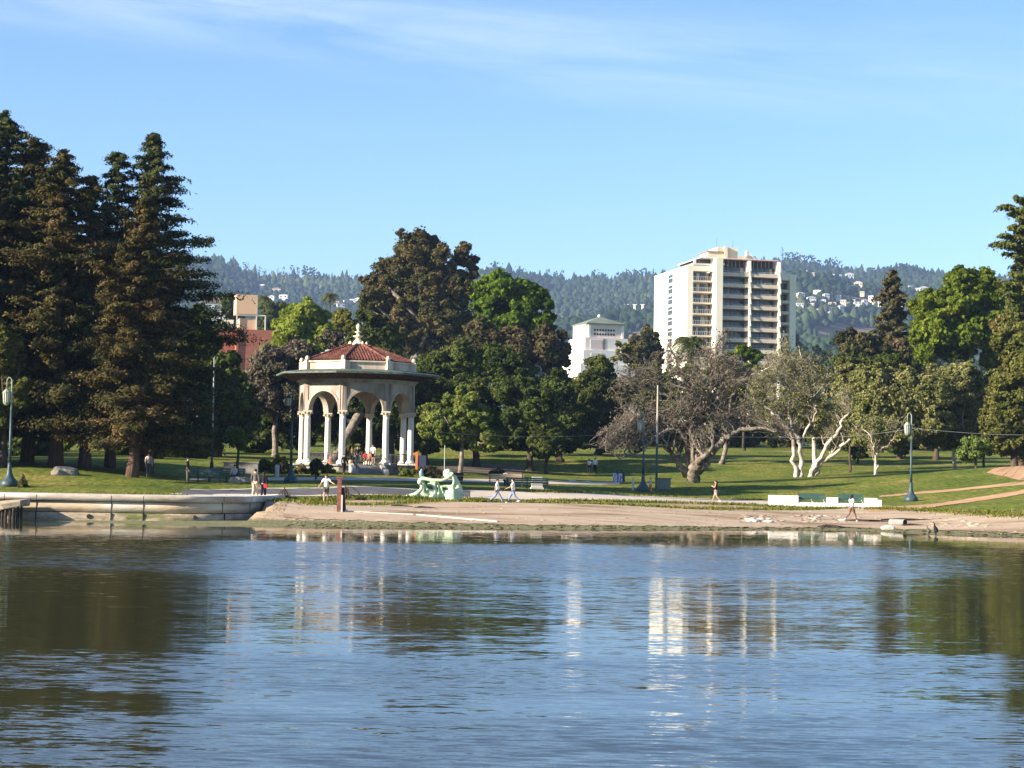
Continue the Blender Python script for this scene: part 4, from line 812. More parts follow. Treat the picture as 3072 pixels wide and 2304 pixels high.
# tiled roof: rows of barrel tiles on every face
ZR0, ZR1, RR0, RR1 = ZD1 + 0.0, 10.85, 5.28, 0.62; mb = MB()
for i in range(8):
    an = A0 + math.radians(45 * i); ea = Vector((math.cos(an), math.sin(an), 0)); n_ = 15; K = 60; rows = 14
    V = []; Fs = []
    for r_i in range(rows + 1):
        k = r_i / rows; R_ = (RR0 + (RR1 - RR0) * k); hw = R_ * math.sin(math.radians(22.5)); ap_ = R_ * math.cos(math.radians(22.5)); z = ZR0 + (ZR1 - ZR0) * (k ** 0.96)
        for e_ in ((0,) if r_i in (0,) else (1, 0)):
            for j in range(K + 1):
                s = -1 + 2 * j / K; full = RR0 * math.sin(math.radians(22.5)); xs_ = s * hw
                ph = xs_ / full * n_ * math.pi / 2 * 1.0
                V.append(pol(ap_ + 0.0, an) + ea * xs_ + Vector((0, 0, z + 0.085 * abs(math.cos(ph)) + (0.035 if e_ == 0 else 0.0))))
    nr = len(V) // (K + 1)
    Fs = [(a * (K+1) + j, a * (K+1) + j + 1, (a+1) * (K+1) + j + 1, (a+1) * (K+1) + j) for a in range(nr - 1) for j in range(K)]
    mb.add(V, Fs)
roof = mb.build('roof', M_tile, pav)
mb = MB()
for a in vert: mb.tube([pol(RR0 + 0.05, a, ZR0 + 0.08), pol((RR0 + RR1) / 2, a, (ZR0 + ZR1) / 2 + 0.12), pol(RR1, a, ZR1 + 0.1)], 0.12, 8)
mb.build('hip_ridge', M_tile, roof)
fz = ZR1
MB().lathe([(0.68, fz - .05), (0.7, fz + .12), (0.5, fz + .2), (0.34, fz + .42), (0.2, fz + .6), (0.17, fz + .72), (0.44, fz + .78), (0.46, fz + .86), (0.16, fz + .92), (0.12, fz + 1.12), (0.3, fz + 1.18), (0.31, fz + 1.25), (0.12, fz + 1.3), (0.1, fz + 1.44), (0.19, fz + 1.55), (0.2, fz + 1.75), (0.12, fz + 1.92), (0.02, fz + 1.99)], 16).build('finial', M_gold, pav, smooth=True)
mb = MB()
for a in vert: q = pol(0.8, a); mb.lathe([(0.09, fz), (0.12, fz + .15), (0.02, fz + .36)], 6, (q.x, q.y, 0))
mb.build('finial_scrolls', M_gold, pav)
# podium, stairs, cheeks, rails
gb = G(pc.x, PD - 8) - PZ - 0.05
mb = MB().prism(octo(6.15), gb - 0.6, -0.16).prism(octo(6.4), -0.157, -0.003); mb.build('podium', M_dkc, pav)
mb = MB(); ns = 8; rise = -gb / ns; fr_ = 6.4 * math.cos(math.radians(22.5))
for i in range(ns): mb.box(-1.15, 1.15, -fr_ - 0.36 * (i + 1), -fr_ - 0.36 * i + (0.0 if i else 0.0) - 0.002, gb - 0.3, -rise * (i + 1) + 0.001 * i)
st_ = mb.build('staircase', M_dkc, pav); st_.rotation_euler = (0, 0, A0)
for s in (-1, 1):
    L3 = 0.36 * ns + 0.5; x0, x1 = (1.155, 1.5) if s > 0 else (-1.5, -1.155); V = [(x0, -fr_ - .003, gb - .3), (x1, -fr_ - .003, gb - .3), (x1, -fr_ - L3, gb - .3), (x0, -fr_ - L3, gb - .3), (x0, -fr_ - .003, 0.12), (x1, -fr_ - .003, 0.12), (x1, -fr_ - L3, gb + .3), (x0, -fr_ - L3, gb + .3)]
    ck = MB().add(V, [(0,1,2,3),(4,7,6,5),(0,4,5,1),(1,5,6,2),(2,6,7,3),(3,7,4,0)]).build('stair_wall', mat('pale_stair_concrete', (0.3, 0.29, 0.27), 0.9, col2=(0.4, 0.38, 0.35), scale=3), pav); ck.rotation_euler = (0, 0, A0)
    xm = (x0 + x1) / 2; rl = MB().tube([(xm, -fr_ - L3, gb + 0.3), (xm, -fr_ - L3, gb + 1.15), (xm, -fr_, 0.98), (xm, -fr_, 0.1)], 0.035, 6).build('handrail', M_black, pav); rl.rotation_euler = (0, 0, A0)
for i in range(8):
    if i == 0: continue
    an = A0 + math.radians(45 * i); hw = half - 0.5; mb = MB()
    mb.box(-hw, hw, -.03, .03, 0.95, 1.01).box(-hw, hw, -.02, .02, 0.12, 0.16)
    for k in range(19): x_ = -hw + 2 * hw * k / 18; mb.box(x_ - .012, x_ + .012, -.012, .012, 0.16, 0.95)
    r_ = mb.build('railing', M_black, pav); r_.location = pol(apo, an); r_.rotation_euler = (0, 0, an)

# ------------------------------------------------------------------ apartment tower
M_tw = mat('cream_tower_wall', (0.68, 0.63, 0.5), 0.8, 0.2, col2=(0.77, 0.73, 0.61), scale=0.25, stretch=(1, 1, .25), detail=6)
M_slab = mat('beige_balcony_front', (0.5, 0.43, 0.34), 0.8, 0.2, col2=(0.6, 0.52, 0.42), scale=0.3)
M_glass = bpy.data.materials.new('window_glass'); M_glass.use_nodes = True; b = M_glass.node_tree.nodes['Principled BSDF']
b.inputs['Base Color'].default_value = (0.03, 0.045, 0.05, 1); b.inputs['Roughness'].default_value = 0.12; b.inputs['Specular IOR Level'].default_value = 0.7
M_curt = mat('curtain', (0.32, 0.32, 0.3), 0.9, col2=(0.5, 0.49, 0.45), scale=0.8, stretch=(3, 3, 0.1))
M_dkf = mat('dark_frame', (0.05, 0.04, 0.035), 0.7); M_awn = mat('brown_scalloped_awning', (0.25, 0.13, 0.09), 0.8, col2=(0.36, 0.2, 0.14), scale=1)
M_tank = mat('pale_metal', (0.6, 0.6, 0.58), 0.5, 0.4)
TD = 526.0; tcn_ = P(687.8, 264.9, TD); TB = 9.0; TH_ = tcn_.z - TB
tw = empty('apartment_tower', (tcn_.x, TD, TB), math.radians(12), 'tall cream apartment tower with long balconies and a roof penthouse', 'building')
top = TH_; WF, LD = 29.7, 31.5; tw.scale = (1.01, 1, 1)
# main body: set back behind the balcony zone, full-height end walls and fins in front
mb = MB().box(0.0, 1.5, 0, LD, 0, top)                         # left corner wall (also the sunny flank)
mb.box(1.503, 6.9, 2.2, LD - .01, 0, top - 2.9)                # recess body
mb.box(1.503, 6.9, 0.0, 2.197, top - 1.5, top - 0.004)             # lintel at the top of bay A
mb.box(6.903, 28.0, 2.3, LD - .02, 0, top - 0.05)
mb.box(28.003, WF, -0.6, LD - .03, 0, top - 1.5); mb.box(25.1, 28.0, -0.3, 2.297, top - 3.1, top - 1.52)
mb.build('wall', M_tw, tw)
mb = MB().box(6.9, 8.7, -3.0, 2.297, 0, top + 1.9)
mb.build('pilaster', M_tw, tw)
for fx in (16.3, 24.5):
    V = []; 
    pf = []
    for k in range(9):
        z = top + 1.6 - k * 2.9; pf += [(-1.7, z), (-1.7, z - 1.0), (-2.3, z - 2.897)] if k else [(-1.7, z), (-2.0, z - 2.897)]
    pf += [(-2.3, 0)]; poly = [(2.297, top + 1.6)] + pf + [(2.297, 0)]; k = len(poly)
    V = [(fx, y, z) for y, z in poly] + [(fx + 0.5, y, z) for y, z in poly]
    MB().add(V, [tuple(range(k)), tuple(range(2*k - 1, k - 1, -1))] + [(i, k + i, k + (i+1) % k, (i+1) % k) for i in range(k)]).build('fin', M_tw, tw)
rngw = np.random.RandomState(4)
def window(x0, x1, y, z0, z1, npan, curt=0.4):
    f = MB()
    for k in range(npan + 1):
        x_ = x0 + (x1 - x0) * k / npan; f.box(x_ - .06, x_ + .06, y - .12, y, z0, z1)
    f.box(x0, x1, y - .12, y, z1 - .1, z1 - 0.002).box(x0, x1, y - .12, y, z0 + 0.002, z0 + .1)
    w_ = f.build('window', M_dkf, tw)
    g = MB().box(x0 + .06, x1 - .06, y - .05, y - .01, z0 + .1, z1 - .1).build('pane', M_glass, w_)
    cu = MB(); any_ = False
    for k in range(npan):
        if rngw.rand() < curt:
            if any_: continue
            a = x0 + (x1 - x0) * k / npan + .08; b_ = a + (x1 - x0) / npan * rngw.uniform(.35, .9); cu.box(a, min(b_, x1 - .08), y - .075, y - .055, z0 + .1, z1 - .12); any_ = True
    if any_: cu.build('curtain', M_curt, w_)
for k in range(16):
    zt = top - 1.7 - 2.9 * k            # top of the slab of this floor in bays B and C
    if zt < 3: break
    vis = k < 9
    for nm, x0, x1, y0 in (('B', 8.703, 16.297, -1.5), ('C', 16.803, 24.497, -1.4)):
        bl = MB().box(x0, x1, y0, 2.29, zt - 1.0, zt - 0.78).box(x0, x1, y0 - .1, y0 + .08, zt - .98, zt).build('balcony', M_slab, tw)
        if vis:
            r_ = MB().box(x0 + .01, x1 - .01, y0 - .02, y0 + .02, zt + .3, zt + .35)
            for q in range(5): xq = x0 + .3 + (x1 - x0 - .6) * q / 4; r_.box(xq - .03, xq + .03, y0 - .02, y0 + .02, zt, zt + .3)
            r_.build('railing', M_tank, bl)
            window(x0 + .1, x1 - .1, 2.28, zt - .7, zt + 1.85, 6, .45)
    if k:
        za = zt + 1.35 if k else zt; bl = MB().box(1.503, 6.897, -0.05, 2.19, za - 1.15, za - .95).box(1.503, 6.897, -.1, .05, za - 1.13, za - .72).build('balcony', M_slab, tw)
        if vis:
            r_ = MB().box(1.52, 6.89, -.04, 0, za + .25, za + .3)
            for q in range(9): xq = 1.7 + 5.0 * q / 8; r_.box(xq - .02, xq + .02, -.04, 0, za - .72, za + .25)
            r_.build('railing', M_tank, bl); window(1.7, 6.7, 2.19, za - .9, za + 1.55, 4, .5)
        zr = zt - 0.6; bl = MB().box(25.003, 27.997, -.2, 2.29, zr - 1.2, zr - 1.0).box(25.003, 27.997, -.25, -.1, zr - 1.18, zr - .4).build('balcony', M_slab, tw)
        if vis: window(25.1, 27.9, 2.28, zr - .95, zr + 1.5, 2, .3)
    zs = top - 1.2 - 2.9 * k
    if vis:  # slot of windows in the sunny flank
        w_ = MB().box(-.1, -.003, 13.3, 13.42, zs - 2.5, zs).box(-.1, -.003, 17.6, 17.72, zs - 2.5, zs).box(-.1, -.003, 13.42, 17.6, zs - 2.5, zs - 2.2).box(-.1, -.003, 13.42, 17.6, zs - 1.0, zs - .8).build('window', M_slab, tw)
        MB().box(-.05, -.004, 13.42, 17.6, zs - 2.2, zs - 1.0).box(-.05, -.004, 13.42, 17.6, zs - .8, zs).build('pane', M_glass, w_)
# penthouse floor and roof things
ph = MB().box(4.0, 24.6, 3.0, 20.0, top - 0.045, top + 2.0).build('penthouse', M_dkf, tw)
MB().box(3.4, 6.88, -0.4, 20.6, top + 2.003, top + 2.3).box(8.72, 24.9, 0.2, 20.6, top + 2.003, top + 2.25).build('penthouse_roof', M_tank, ph)
aw = MB()
for k in range(26): x_ = 8.8 + k * 0.6; aw.ball((x_ + .3, -0.2, top + 1.9), 0.3, 6, (1, 1.4, .8))
aw.build('awning', M_awn, ph)
for x0, x1 in ((8.75, 16.2), (16.85, 24.4)): 
    mb = MB()
    for q in range(8): xq = x0 + (x1 - x0) * q / 7; mb.box(xq - .05, xq + .05, 2.9, 3.0 - .002, top, top + 1.9)
    mb.build('mullions', M_tank, ph)
MB().box(1.4, 6.85, -.1, 0.0, top + .1, top + .55).box(1.4, 1.5, -.1, 14, top + .1, top + .5).build('roof_rail', M_tank, tw)
MB().box(10.0, 15.6, 6, 14, top + 2.26, top + 5.8).box(7.2, 11.6, 5.6, 13, top + 2.3, top + 4.4).box(11.7, 12.5, 5.0, 5.99, top + 2.26, top + 6.0).build('lift_house', mat('tan_plaster', (0.62, 0.5, 0.33), 0.8, col2=(0.7, 0.58, 0.4), scale=.3), tw)
MB().box(6.9, 11.65, 5.3, 13.3, top + 4.403, top + 4.6).build('lift_house_roof', M_awn, tw)
tk = MB().lathe([(.5, 0), (.55, 1.6), (.3, 1.8)], 12, (3.2, 4, top + .5)).lathe([(.5, 0), (.5, 1.4), (.1, 1.7)], 10, (17.8, 5, top + 3.4)).box(15.5, 20.5, 5.5, 9.0, top + 2.3, top + 3.7).tube([(16.5, 4.6, top + 2.3), (18.5, 4.6, top + 4.6)], .12, 5).tube([(20.5, 4.6, top + 2.3), (18.2, 4.6, top + 4.6)], .12, 5)
tk.build('roof_equipment', M_slab, tw)
MB().tube([(10.4, 8, top + 5.8), (10.4, 8, top + 8.4)], .04, 4).tube([(15.2, 9, top + 5.8), (15.2, 9, top + 8.2)], .04, 4).build('antenna', M_dkf, tw)

# ------------------------------------------------------------------ pale art deco building
M_deco = mat('white_plaster', (0.76, 0.7, 0.64), 0.85, 0.2, col2=(0.82, 0.77, 0.71), scale=0.3)
M_deco2 = mat('pinkish_plaster', (0.62, 0.53, 0.48), 0.85, 0.2, col2=(0.68, 0.59, 0.53), scale=0.3)
dp = P(588.3, 323.8, 450); dz = 9.0; dh = dp.z - dz
dc = empty('art_deco_building', (dp.x, 450, dz), math.radians(19), 'pale stepped art deco building with a low green hipped roof and lattice vents', 'building')
MB().box(0, 8.6, 0, 8.6, dh - 3.1, dh).build('tower_block', M_deco2, dc)
MB().box(-.5, -.003, .3, 8.3, dh - 3.0, dh - .1).build('side_wall', M_deco, dc)
MB().box(-.02, .5, -.15, -.003, dh - 3.0, dh).build('pilaster', M_deco, dc); MB().box(8.1, 8.62, -.15, -.003, dh - 3.0, dh).build('pilaster', M_deco, dc)
MB().box(-1.0, 9.4, -0.7, 9.6, dh - 6.0, dh - 3.103).box(-1.5, 10.4, -1.2, 11, dh - 9.2, dh - 6.003).box(-2.4, 10.8, -1.6, 12, 0, dh - 9.203).build('stepped_wall', M_deco, dc)
mb = MB(); cx_ = 4.3; V = [(-.5, -.5, dh + .003), (9.1, -.5, dh + .003), (9.1, 9.1, dh + .003), (-.5, 9.1, dh + .003), (-.5, -.5, dh + .22), (9.1, -.5, dh + .22), (9.1, 9.1, dh + .22), (-.5, 9.1, dh + .22), (4.3, 4.3, dh + 2.1)]
MB().add(V, [(3,2,1,0),(0,1,5,4),(1,2,6,5),(2,3,7,6),(3,0,4,7),(4,5,8),(5,6,8),(6,7,8),(7,4,8)]).build('roof', mat('dull_green_roof', (0.12, 0.145, 0.115), 0.7, col2=(0.17, 0.2, 0.155), scale=.5), dc)
MB().ball((4.3, 4.3, dh + 2.2), .38, 10).build('roof_ball', M_deco, dc)
for r_i in range(2):
    for k in range(8):
        x_ = 1.6 + k * 0.66; z_ = dh - 1.3 - r_i * .95
        MB().add([(x_, -.03, z_ - .32), (x_ + .3, -.03, z_), (x_, -.03, z_ + .32), (x_ - .3, -.03, z_), (x_, -.002, z_ - .32), (x_ + .3, -.002, z_), (x_, -.002, z_ + .32), (x_ - .3, -.002, z_)], [(0,1,2,3),(0,4,5,1),(1,5,6,2),(2,6,7,3),(3,7,4,0)]).build('vent', M_dkf, dc)
MB().box(3.4, 3.9, -.75, -.703, dh - 5.8, dh - 3.3).build('window', M_awn, dc)
MB().box(.3, 3.1, -.78, -.703, dh - 5.6, dh - 3.6).box(.3, 3.1, -1.28, -1.203, dh - 8.8, dh - 6.6).build('wall_panel', M_deco2, dc)

# ------------------------------------------------------------------ brick building with the peach block
M_peach = mat('peach_plaster', (0.58, 0.38, 0.24), 0.85, 0.2, col2=(0.63, 0.42, 0.28), scale=.2)
M_brick = mat('red_brick', (0.28, 0.1, 0.065), 0.9, 0.1, col2=(0.36, 0.14, 0.095), scale=.8, stretch=(1, 1, 3))
BD = 450.0; bp_ = P(240.6, 294.5, BD); pz = P(240.6, 329.5, BD).z; bz0 = 9.0
bb = empty('brick_building', (bp_.x, BD, bz0), math.radians(14), 'red brick building carrying a windowless peach coloured block on its roof', 'building')
bt = pz - bz0; pt = bp_.z - bz0
MB().box(-0.4, 9.0, -1.0, 12, 0, bt).box(-.9, -.403, -1.3, 12, 0, bt + .05).build('wall', M_brick, bb)
MB().box(-9, -.903, 1, 12, 0, bt - .2).build('side_wing', M_brick, bb)
MB().box(0, 3.9, .5, 5, bt + .002, bt + 2.6).build('stair_tower', M_peach, bb)
MB().box(-.9, 3.9, 0, 5.4, bt + 3.5, pt).build('upper_block', M_peach, bb)
fr2 = MB()
for x_ in (-.8, 3.6, 5.6): fr2.box(x_, x_ + .25, .1, .35, bt + .002, bt + 3.2)
fr2.box(-.8, 5.85, .1, .35, bt + 3.203, bt + 3.45); fr2.build('steel_frame', M_tank, bb)
MB().box(-6.5, -1.2, 2, 7, bt - .195, bt + 1.2).box(-4, -1.3, 1.2, 1.9, bt - .195, bt + 2.2).tube([(-4.8, .9, bt), (-2.2, .9, bt + 1.8)], .1, 5).build('roof_unit', mat('cream_metal', (0.7, 0.66, 0.52), 0.7), bb)
# low pale houses glimpsed between the trees
def house(label, u, v, D, w, h, d, wall, roofm, rz=0.2, grp=None, nm='house', pitch=0.22, nw=3, zlow=None):
    p = P(u, v, D) if zlow is None else Vector(zlow); r_ = empty(nm, (p.x, p.y, p.z - (0 if zlow is None else 0)), rz, label, 'house', grp)
    z0 = -14 if zlow is None else -4
    MB().box(-w/2, w/2, 0, d, z0, h).build('wall', wall, r_)
    rh = w * pitch; e = .3
    MB().add([(-w/2-e, -e, h + .01), (w/2+e, -e, h + .01), (w/2+e, d+e, h + .01), (-w/2-e, d+e, h + .01), (-w/2*.3, d/2, h + rh), (w/2*.3, d/2, h + rh)], [(3,2,1,0),(0,1,5,4),(1,2,5),(2,3,4,5),(3,0,4)]).build('roof', roofm, r_)
    for k in range(nw):
        x_ = -w/2 + w * (k + .5) / nw; MB().box(x_ - w/nw*.22, x_ + w/nw*.22, -.12, -.01, h * .35, h * .75).build('window', M_glass, r_)
    return r_
M_wh = mat('white_house_paint', (0.58, 0.56, 0.52), 0.8, col2=(0.7, 0.68, 0.63), scale=.05); M_cr = mat('cream_house_paint', (0.5, 0.42, 0.3), 0.8); M_gr2 = mat('pale_grey_house_paint', (0.5, 0.5, 0.5), 0.8)
M_rf = mat('brown_shingle_roof', (0.16, 0.12, 0.1), 0.9); M_rf2 = mat('grey_flat_roof', (0.4, 0.39, 0.38), 0.9); M_rf3 = mat('terracotta_roof', (0.3, 0.14, 0.09), 0.9)
house('flat topped white building left of the roof finial', 344, 331, 420, 9, 2.4, 8, M_wh, M_rf2, pitch=.02, nm='low_building')
house('small white building below it left of the roof finial', 336, 338, 400, 5, 1.6, 6, M_wh, M_rf2, pitch=.02, nm='low_building')
house('pale house at the left of the peach block behind the redwoods', 217, 332, 520, 6, 2, 9, M_cr, M_rf, pitch=.1)
house('grey roofed house behind the redwoods against the hill foot', 217, 312, 640, 11, 3, 9, M_gr2, M_rf, pitch=.2)
rng = np.random.RandomState(21); cnt_ = {}; hg = 'houses scattered over the wooded hillside'
hs_ = [(795,327),(802,325),(806,332),(812,328),(817,323),(822,330),(827,327),(832,333),(838,329),(843,334),(848,331),(853,328),(858,333),(866,331),(871,327),(876,331),(882,334),(888,329),(812,336),(830,338),(842,339),(798,318),(901,327),(906,331),(911,329),(905,337),
       (805,290),(812,293),(830,291),(835,292),(841,294),(850,293),(853,304),(858,303),(911,307),(918,309),(924,308),(943,322),(800,335),(336,308),(341,311),(347,309),(352,307),(358,306),(276,296),(262,293),(270,303),(283,302),(343,279),(480,271),(488,274),(206,315),(820,340),(862,313),(896,318)]
hs_ = sorted((u, v - (22 if v >= 318 else 12) if u > 785 else v) for u, v in hs_)
for i, (u, v) in enumerate(hs_):
    x_, y_, z_ = hhit(u, v + 2); s_ = y_ / F; w_ = rng.uniform(4, 9) * s_; h_ = rng.uniform(2.2, 4.0) * s_
    cen = 'cream' if i % 5 == 3 else ('red roofed' if i % 7 == 5 else 'white')
    where = 'on the right hand slope beyond the tall tower' if u > 780 else ('above the pavilion' if u > 230 else 'behind the redwoods')
    if u > 780:
        where = ('in the lower row right of the tower' if v > 290 else 'in the upper row right of the tower') if u < 885 else 'near the narrow conifer'
    kc = (cen, where); cnt_[kc] = cnt_.get(kc, 0) + 1
    r_ = house('%s small %s house from the left %s' % (ORD[cnt_[kc] - 1], cen, where.replace('terracotta roofed', 'red roofed')), 0, 0, 0, w_, h_, 7, {'cream': M_cr, 'white': M_wh}.get(cen, M_cr), M_rf3 if cen[0] == 'r' else (M_rf if i % 3 == 0 else M_rf2), rz=rng.uniform(-.4, .5), grp=hg, zlow=(x_, y_, z_ + 8 + rng.uniform(0, 6)), nw=int(rng.randint(2, 5)), pitch=rng.uniform(.05, .2))
M_pyl = mat('pale_lattice_steel', (0.6, 0.58, 0.52), 0.7)
for i, u in enumerate((626.5, 634.5, 642.5)):
    x_, y_, z_ = hhit(u, 318); s_ = y_ / F; H_ = 13 * s_; w_ = 1.2 * s_; mb = MB()
    for sx_ in (-1, 1):
        for sy_ in (-1, 1): mb.tube([(sx_ * w_, sy_ * w_, 0), (sx_ * w_ * .5, sy_ * w_ * .5, H_)], .55, 4)
    for k in range(6): z1 = H_ * k / 6; q = w_ * (1 - .5 * k / 6); mb.tube([(-q, -q, z1), (q, -q, z1 + H_ / 6)], .35, 4).tube([(q, -q, z1), (-q, -q, z1 + H_ / 6)], .35, 4)
    r_ = empty('power_pylon', (x_, y_, z_), 0, ['left', 'middle', 'right'][i] + ' one of three pale pylons on the slope left of the tall tower', 'pylon', 'pylons on the hill slope')
    mb.build('mast', M_pyl, r_); MB().box(-2.2 * s_, 2.2 * s_, -.5, .5, H_, H_ + 1.0).build('crossarm', M_pyl, r_)
for u, v, nm in ((801, 249, 'tallest, just right of the tower'), (854, 262, 'left of the right hand pair'), (864, 261, 'right of the right hand pair')):
    t__ = ray(u, 270).x; y_ = YR - 20; z_ = float(hz(t__ * y_, y_)); r_ = empty('radio_mast', (t__ * y_, y_, z_), 0, 'thin radio mast on the hill ridge, ' + nm, 'mast', 'radio masts on the ridge')
    H_ = P(u, v, y_).z - z_; MB().tube([(0, 0, 0), (0, 0, H_)], [.8, .35], 5).build('pole', M_rail, r_); MB().box(-2, 2, -.3, .3, H_ * .8, H_ * .8 + 1).build('antenna', M_rail, r_)
# ------------------------------------------------------------------ sea wall and shore things
def sweep(pts, prof):
    """pts: (n,2) line; prof: (outward offset, z) list -> quads"""
    pts = np.asarray(pts, float); d = np.gradient(pts, axis=0); d /= np.linalg.norm(d, axis=1)[:, None]; nrm = np.stack([d[:, 1], -d[:, 0]], -1)
    V = np.concatenate([[(*(p + n * o), z) for o, z in prof] for p, n in zip(pts, nrm)]); k = len(prof); Fq = []
    for i in range(len(pts) - 1):
        for j in range(k - 1): Fq.append((i*k+j, (i+1)*k+j, (i+1)*k+j+1, i*k+j+1))
    return V, Fq
def smooth_line(P_, n):
    q = resample(P_, n); 
    for _ in range(3): q[1:-1] = (q[:-2] + 2 * q[1:-1] + q[2:]) / 4
    return q
M_wcap = mat('worn_cap_stone', (0.32, 0.26, 0.2), 0.9, 0.15, col2=(0.6, 0.52, 0.42), scale=1.0, bump=0.3, stain=(0.8, 0.77, 0.7), stretch=(0.5, 0.5, 1.8), detail=8)
M_wall = mat('patched_sea_wall', (0.36, 0.27, 0.17), 0.9, 0.15, col2=(0.58, 0.46, 0.32), scale=0.9, bump=0.3, stain=(0.66, 0.6, 0.49), stretch=(0.5, 0.5, 1.8), detail=8)
M_wlow = mat('weedy_sea_wall_foot', (0.2, 0.155, 0.1), 0.95, 0.15, col2=(0.48, 0.4, 0.28), scale=1.6, bump=0.5, stain=(0.12, 0.13, 0.04), stretch=(0.6, 0.6, 2.0), detail=9)
M_gap = mat('dark_joint', (0.02, 0.018, 0.015), 0.95)
wl_ = smooth_line([(max(-70, x), y) for x, y in WXY[0:1]] + [tuple(p) for p in WXY[1:]], 120); wl_ = smooth_line([(-75, 112.0)] + [tuple(p) for p in WXY[1:]], 130)
wall = empty('sea_wall', (0, 0, 0), 0, 'long pale patched concrete sea wall curving away at its right end', 'wall')
for nm, prof, mt in (('cap', [(-.7, 1.2), (-.7, 1.47), (.10, 1.47), (.13, 1.43), (.13, 1.11), (-.3, 1.11)], M_wcap), ('upper_course', [(-.3, 1.08), (0.0, 1.08), (0.03, .50), (-.3, .50)], M_wall),
                     ('lower_course', [(-.3, .46), (.16, .46), (.2, .1), (.26, -1.2)], M_wlow), ('core', [(-.35, 1.2), (-.1, 1.15), (-.1, -1.0)], M_gap)):
    V, Fq = sweep(wl_, prof); link(nm, np_mesh(nm, V, np.array(Fq)), mt, wall)
dwl = np.concatenate([[0], np.cumsum(np.linalg.norm(np.diff(wl_, axis=0), axis=1))])
for u in (20, 48, 126, 157, 224, 247, 268, 283):
    x_ = X(u, 116, 510); i = int(np.argmin(abs(wl_[:, 0] - x_))); p = wl_[i]; d = wl_[min(i+1, len(wl_)-1)] - wl_[i-1]; a = math.atan2(d[1], d[0])
    j = MB().box(-.018, .018, -.236, .02, -.6, .47).box(-.018, .018, -.035, .02, .5, 1.1).box(-.015, .015, -.134, .02, 1.12, 1.44).build('joint', M_gap, wall); j.location = (p[0], p[1], 0); j.rotation_euler = (0, 0, a)
for u in (103, 207):
    x_ = X(u, 116, 516); i = int(np.argmin(abs(wl_[:, 0] - x_))); p = wl_[i]; j = MB().tube([(0, .1, 0), (0, -.235, 0)], .13, 10).build('drain_hole', M_gap, wall); j.location = (p[0], p[1], .26)
# promenade slab behind the cap
far_px = [(-60,494.5),(0,494.6),(60,494.8),(120,494.8),(180,494.6),(230,494.2),(262,494.2),(280,494.8),(290,495.5)]
b_ = resample([tuple(hit(u, v))[:2] for u, v in far_px], 140); a_ = resample([tuple(p + np.array([0, .55])) for p in wl_[::1]], 140)
a_[:, 1] = np.minimum(a_[:, 1], b_[:, 1]); k = np.linspace(0, 1, 8)[None, :, None]; XY = a_[:, None] * (1 - k) + b_[:, None] * k
Z = np.maximum(gz(XY[..., 0].ravel(), XY[..., 1].ravel()).reshape(XY.shape[:2]) + .03, 1.30); Z = np.where(XY[..., 0] < WEND - .5, np.maximum(Z, 1.44), Z)
tag(link('promenade', grid_mesh('promenade', XY[..., 0], XY[..., 1], Z), M_conc, smooth=True), kind='structure')
# collapsed pier remains at the left corner
o = P(11, 520, 110.5); r_ = empty('pier_remains', (o.x, o.y, 0), 0, 'broken concrete slab on dark rotten piles in the water at the left corner', 'pier')
mb = MB(); V = [(-1.4, -.5, .95), (.7, -.7, 1.12), (.75, 1.2, 1.2), (-1.4, 1.2, 1.0), (-1.4, -.5, .55), (.7, -.7, .78), (.75, 1.2, .8), (-1.4, 1.2, .6), (-.2, -.9, .62), (-.4, -.85, .9)]
mb.add(V, [(0,1,2,3),(4,7,6,5),(0,4,8,9),(9,8,5,1),(1,5,6,2),(2,6,7,3),(3,7,4,0),(0,9,1),(4,5,8)]); mb.build('slab', M_wlow, r_, bevel=.05)
M_pile = mat('rotten_pile', (0.02, 0.017, 0.015), 0.95, col2=(0.07, 0.055, 0.045), scale=4, bump=.7)
for i, (x_, y_, h_, s_) in enumerate([(-.35, -.55, .72, .09), (-.12, -.75, .66, .1), (.1, -.7, .78, .09), (.3, -.72, .7, .1), (.48, -.5, .8, .09), (.62, -.3, .78, .08), (-1.2, -.3, .5, .13), (-.55, -.35, .5, .07)]):
    MB().tube([(x_ - .02, y_ - .02, -1.2), (x_, y_, 0), (x_ + .02, y_, h_)], [s_ * .8, s_, s_ * .9], 8).build('pile', M_pile, r_)
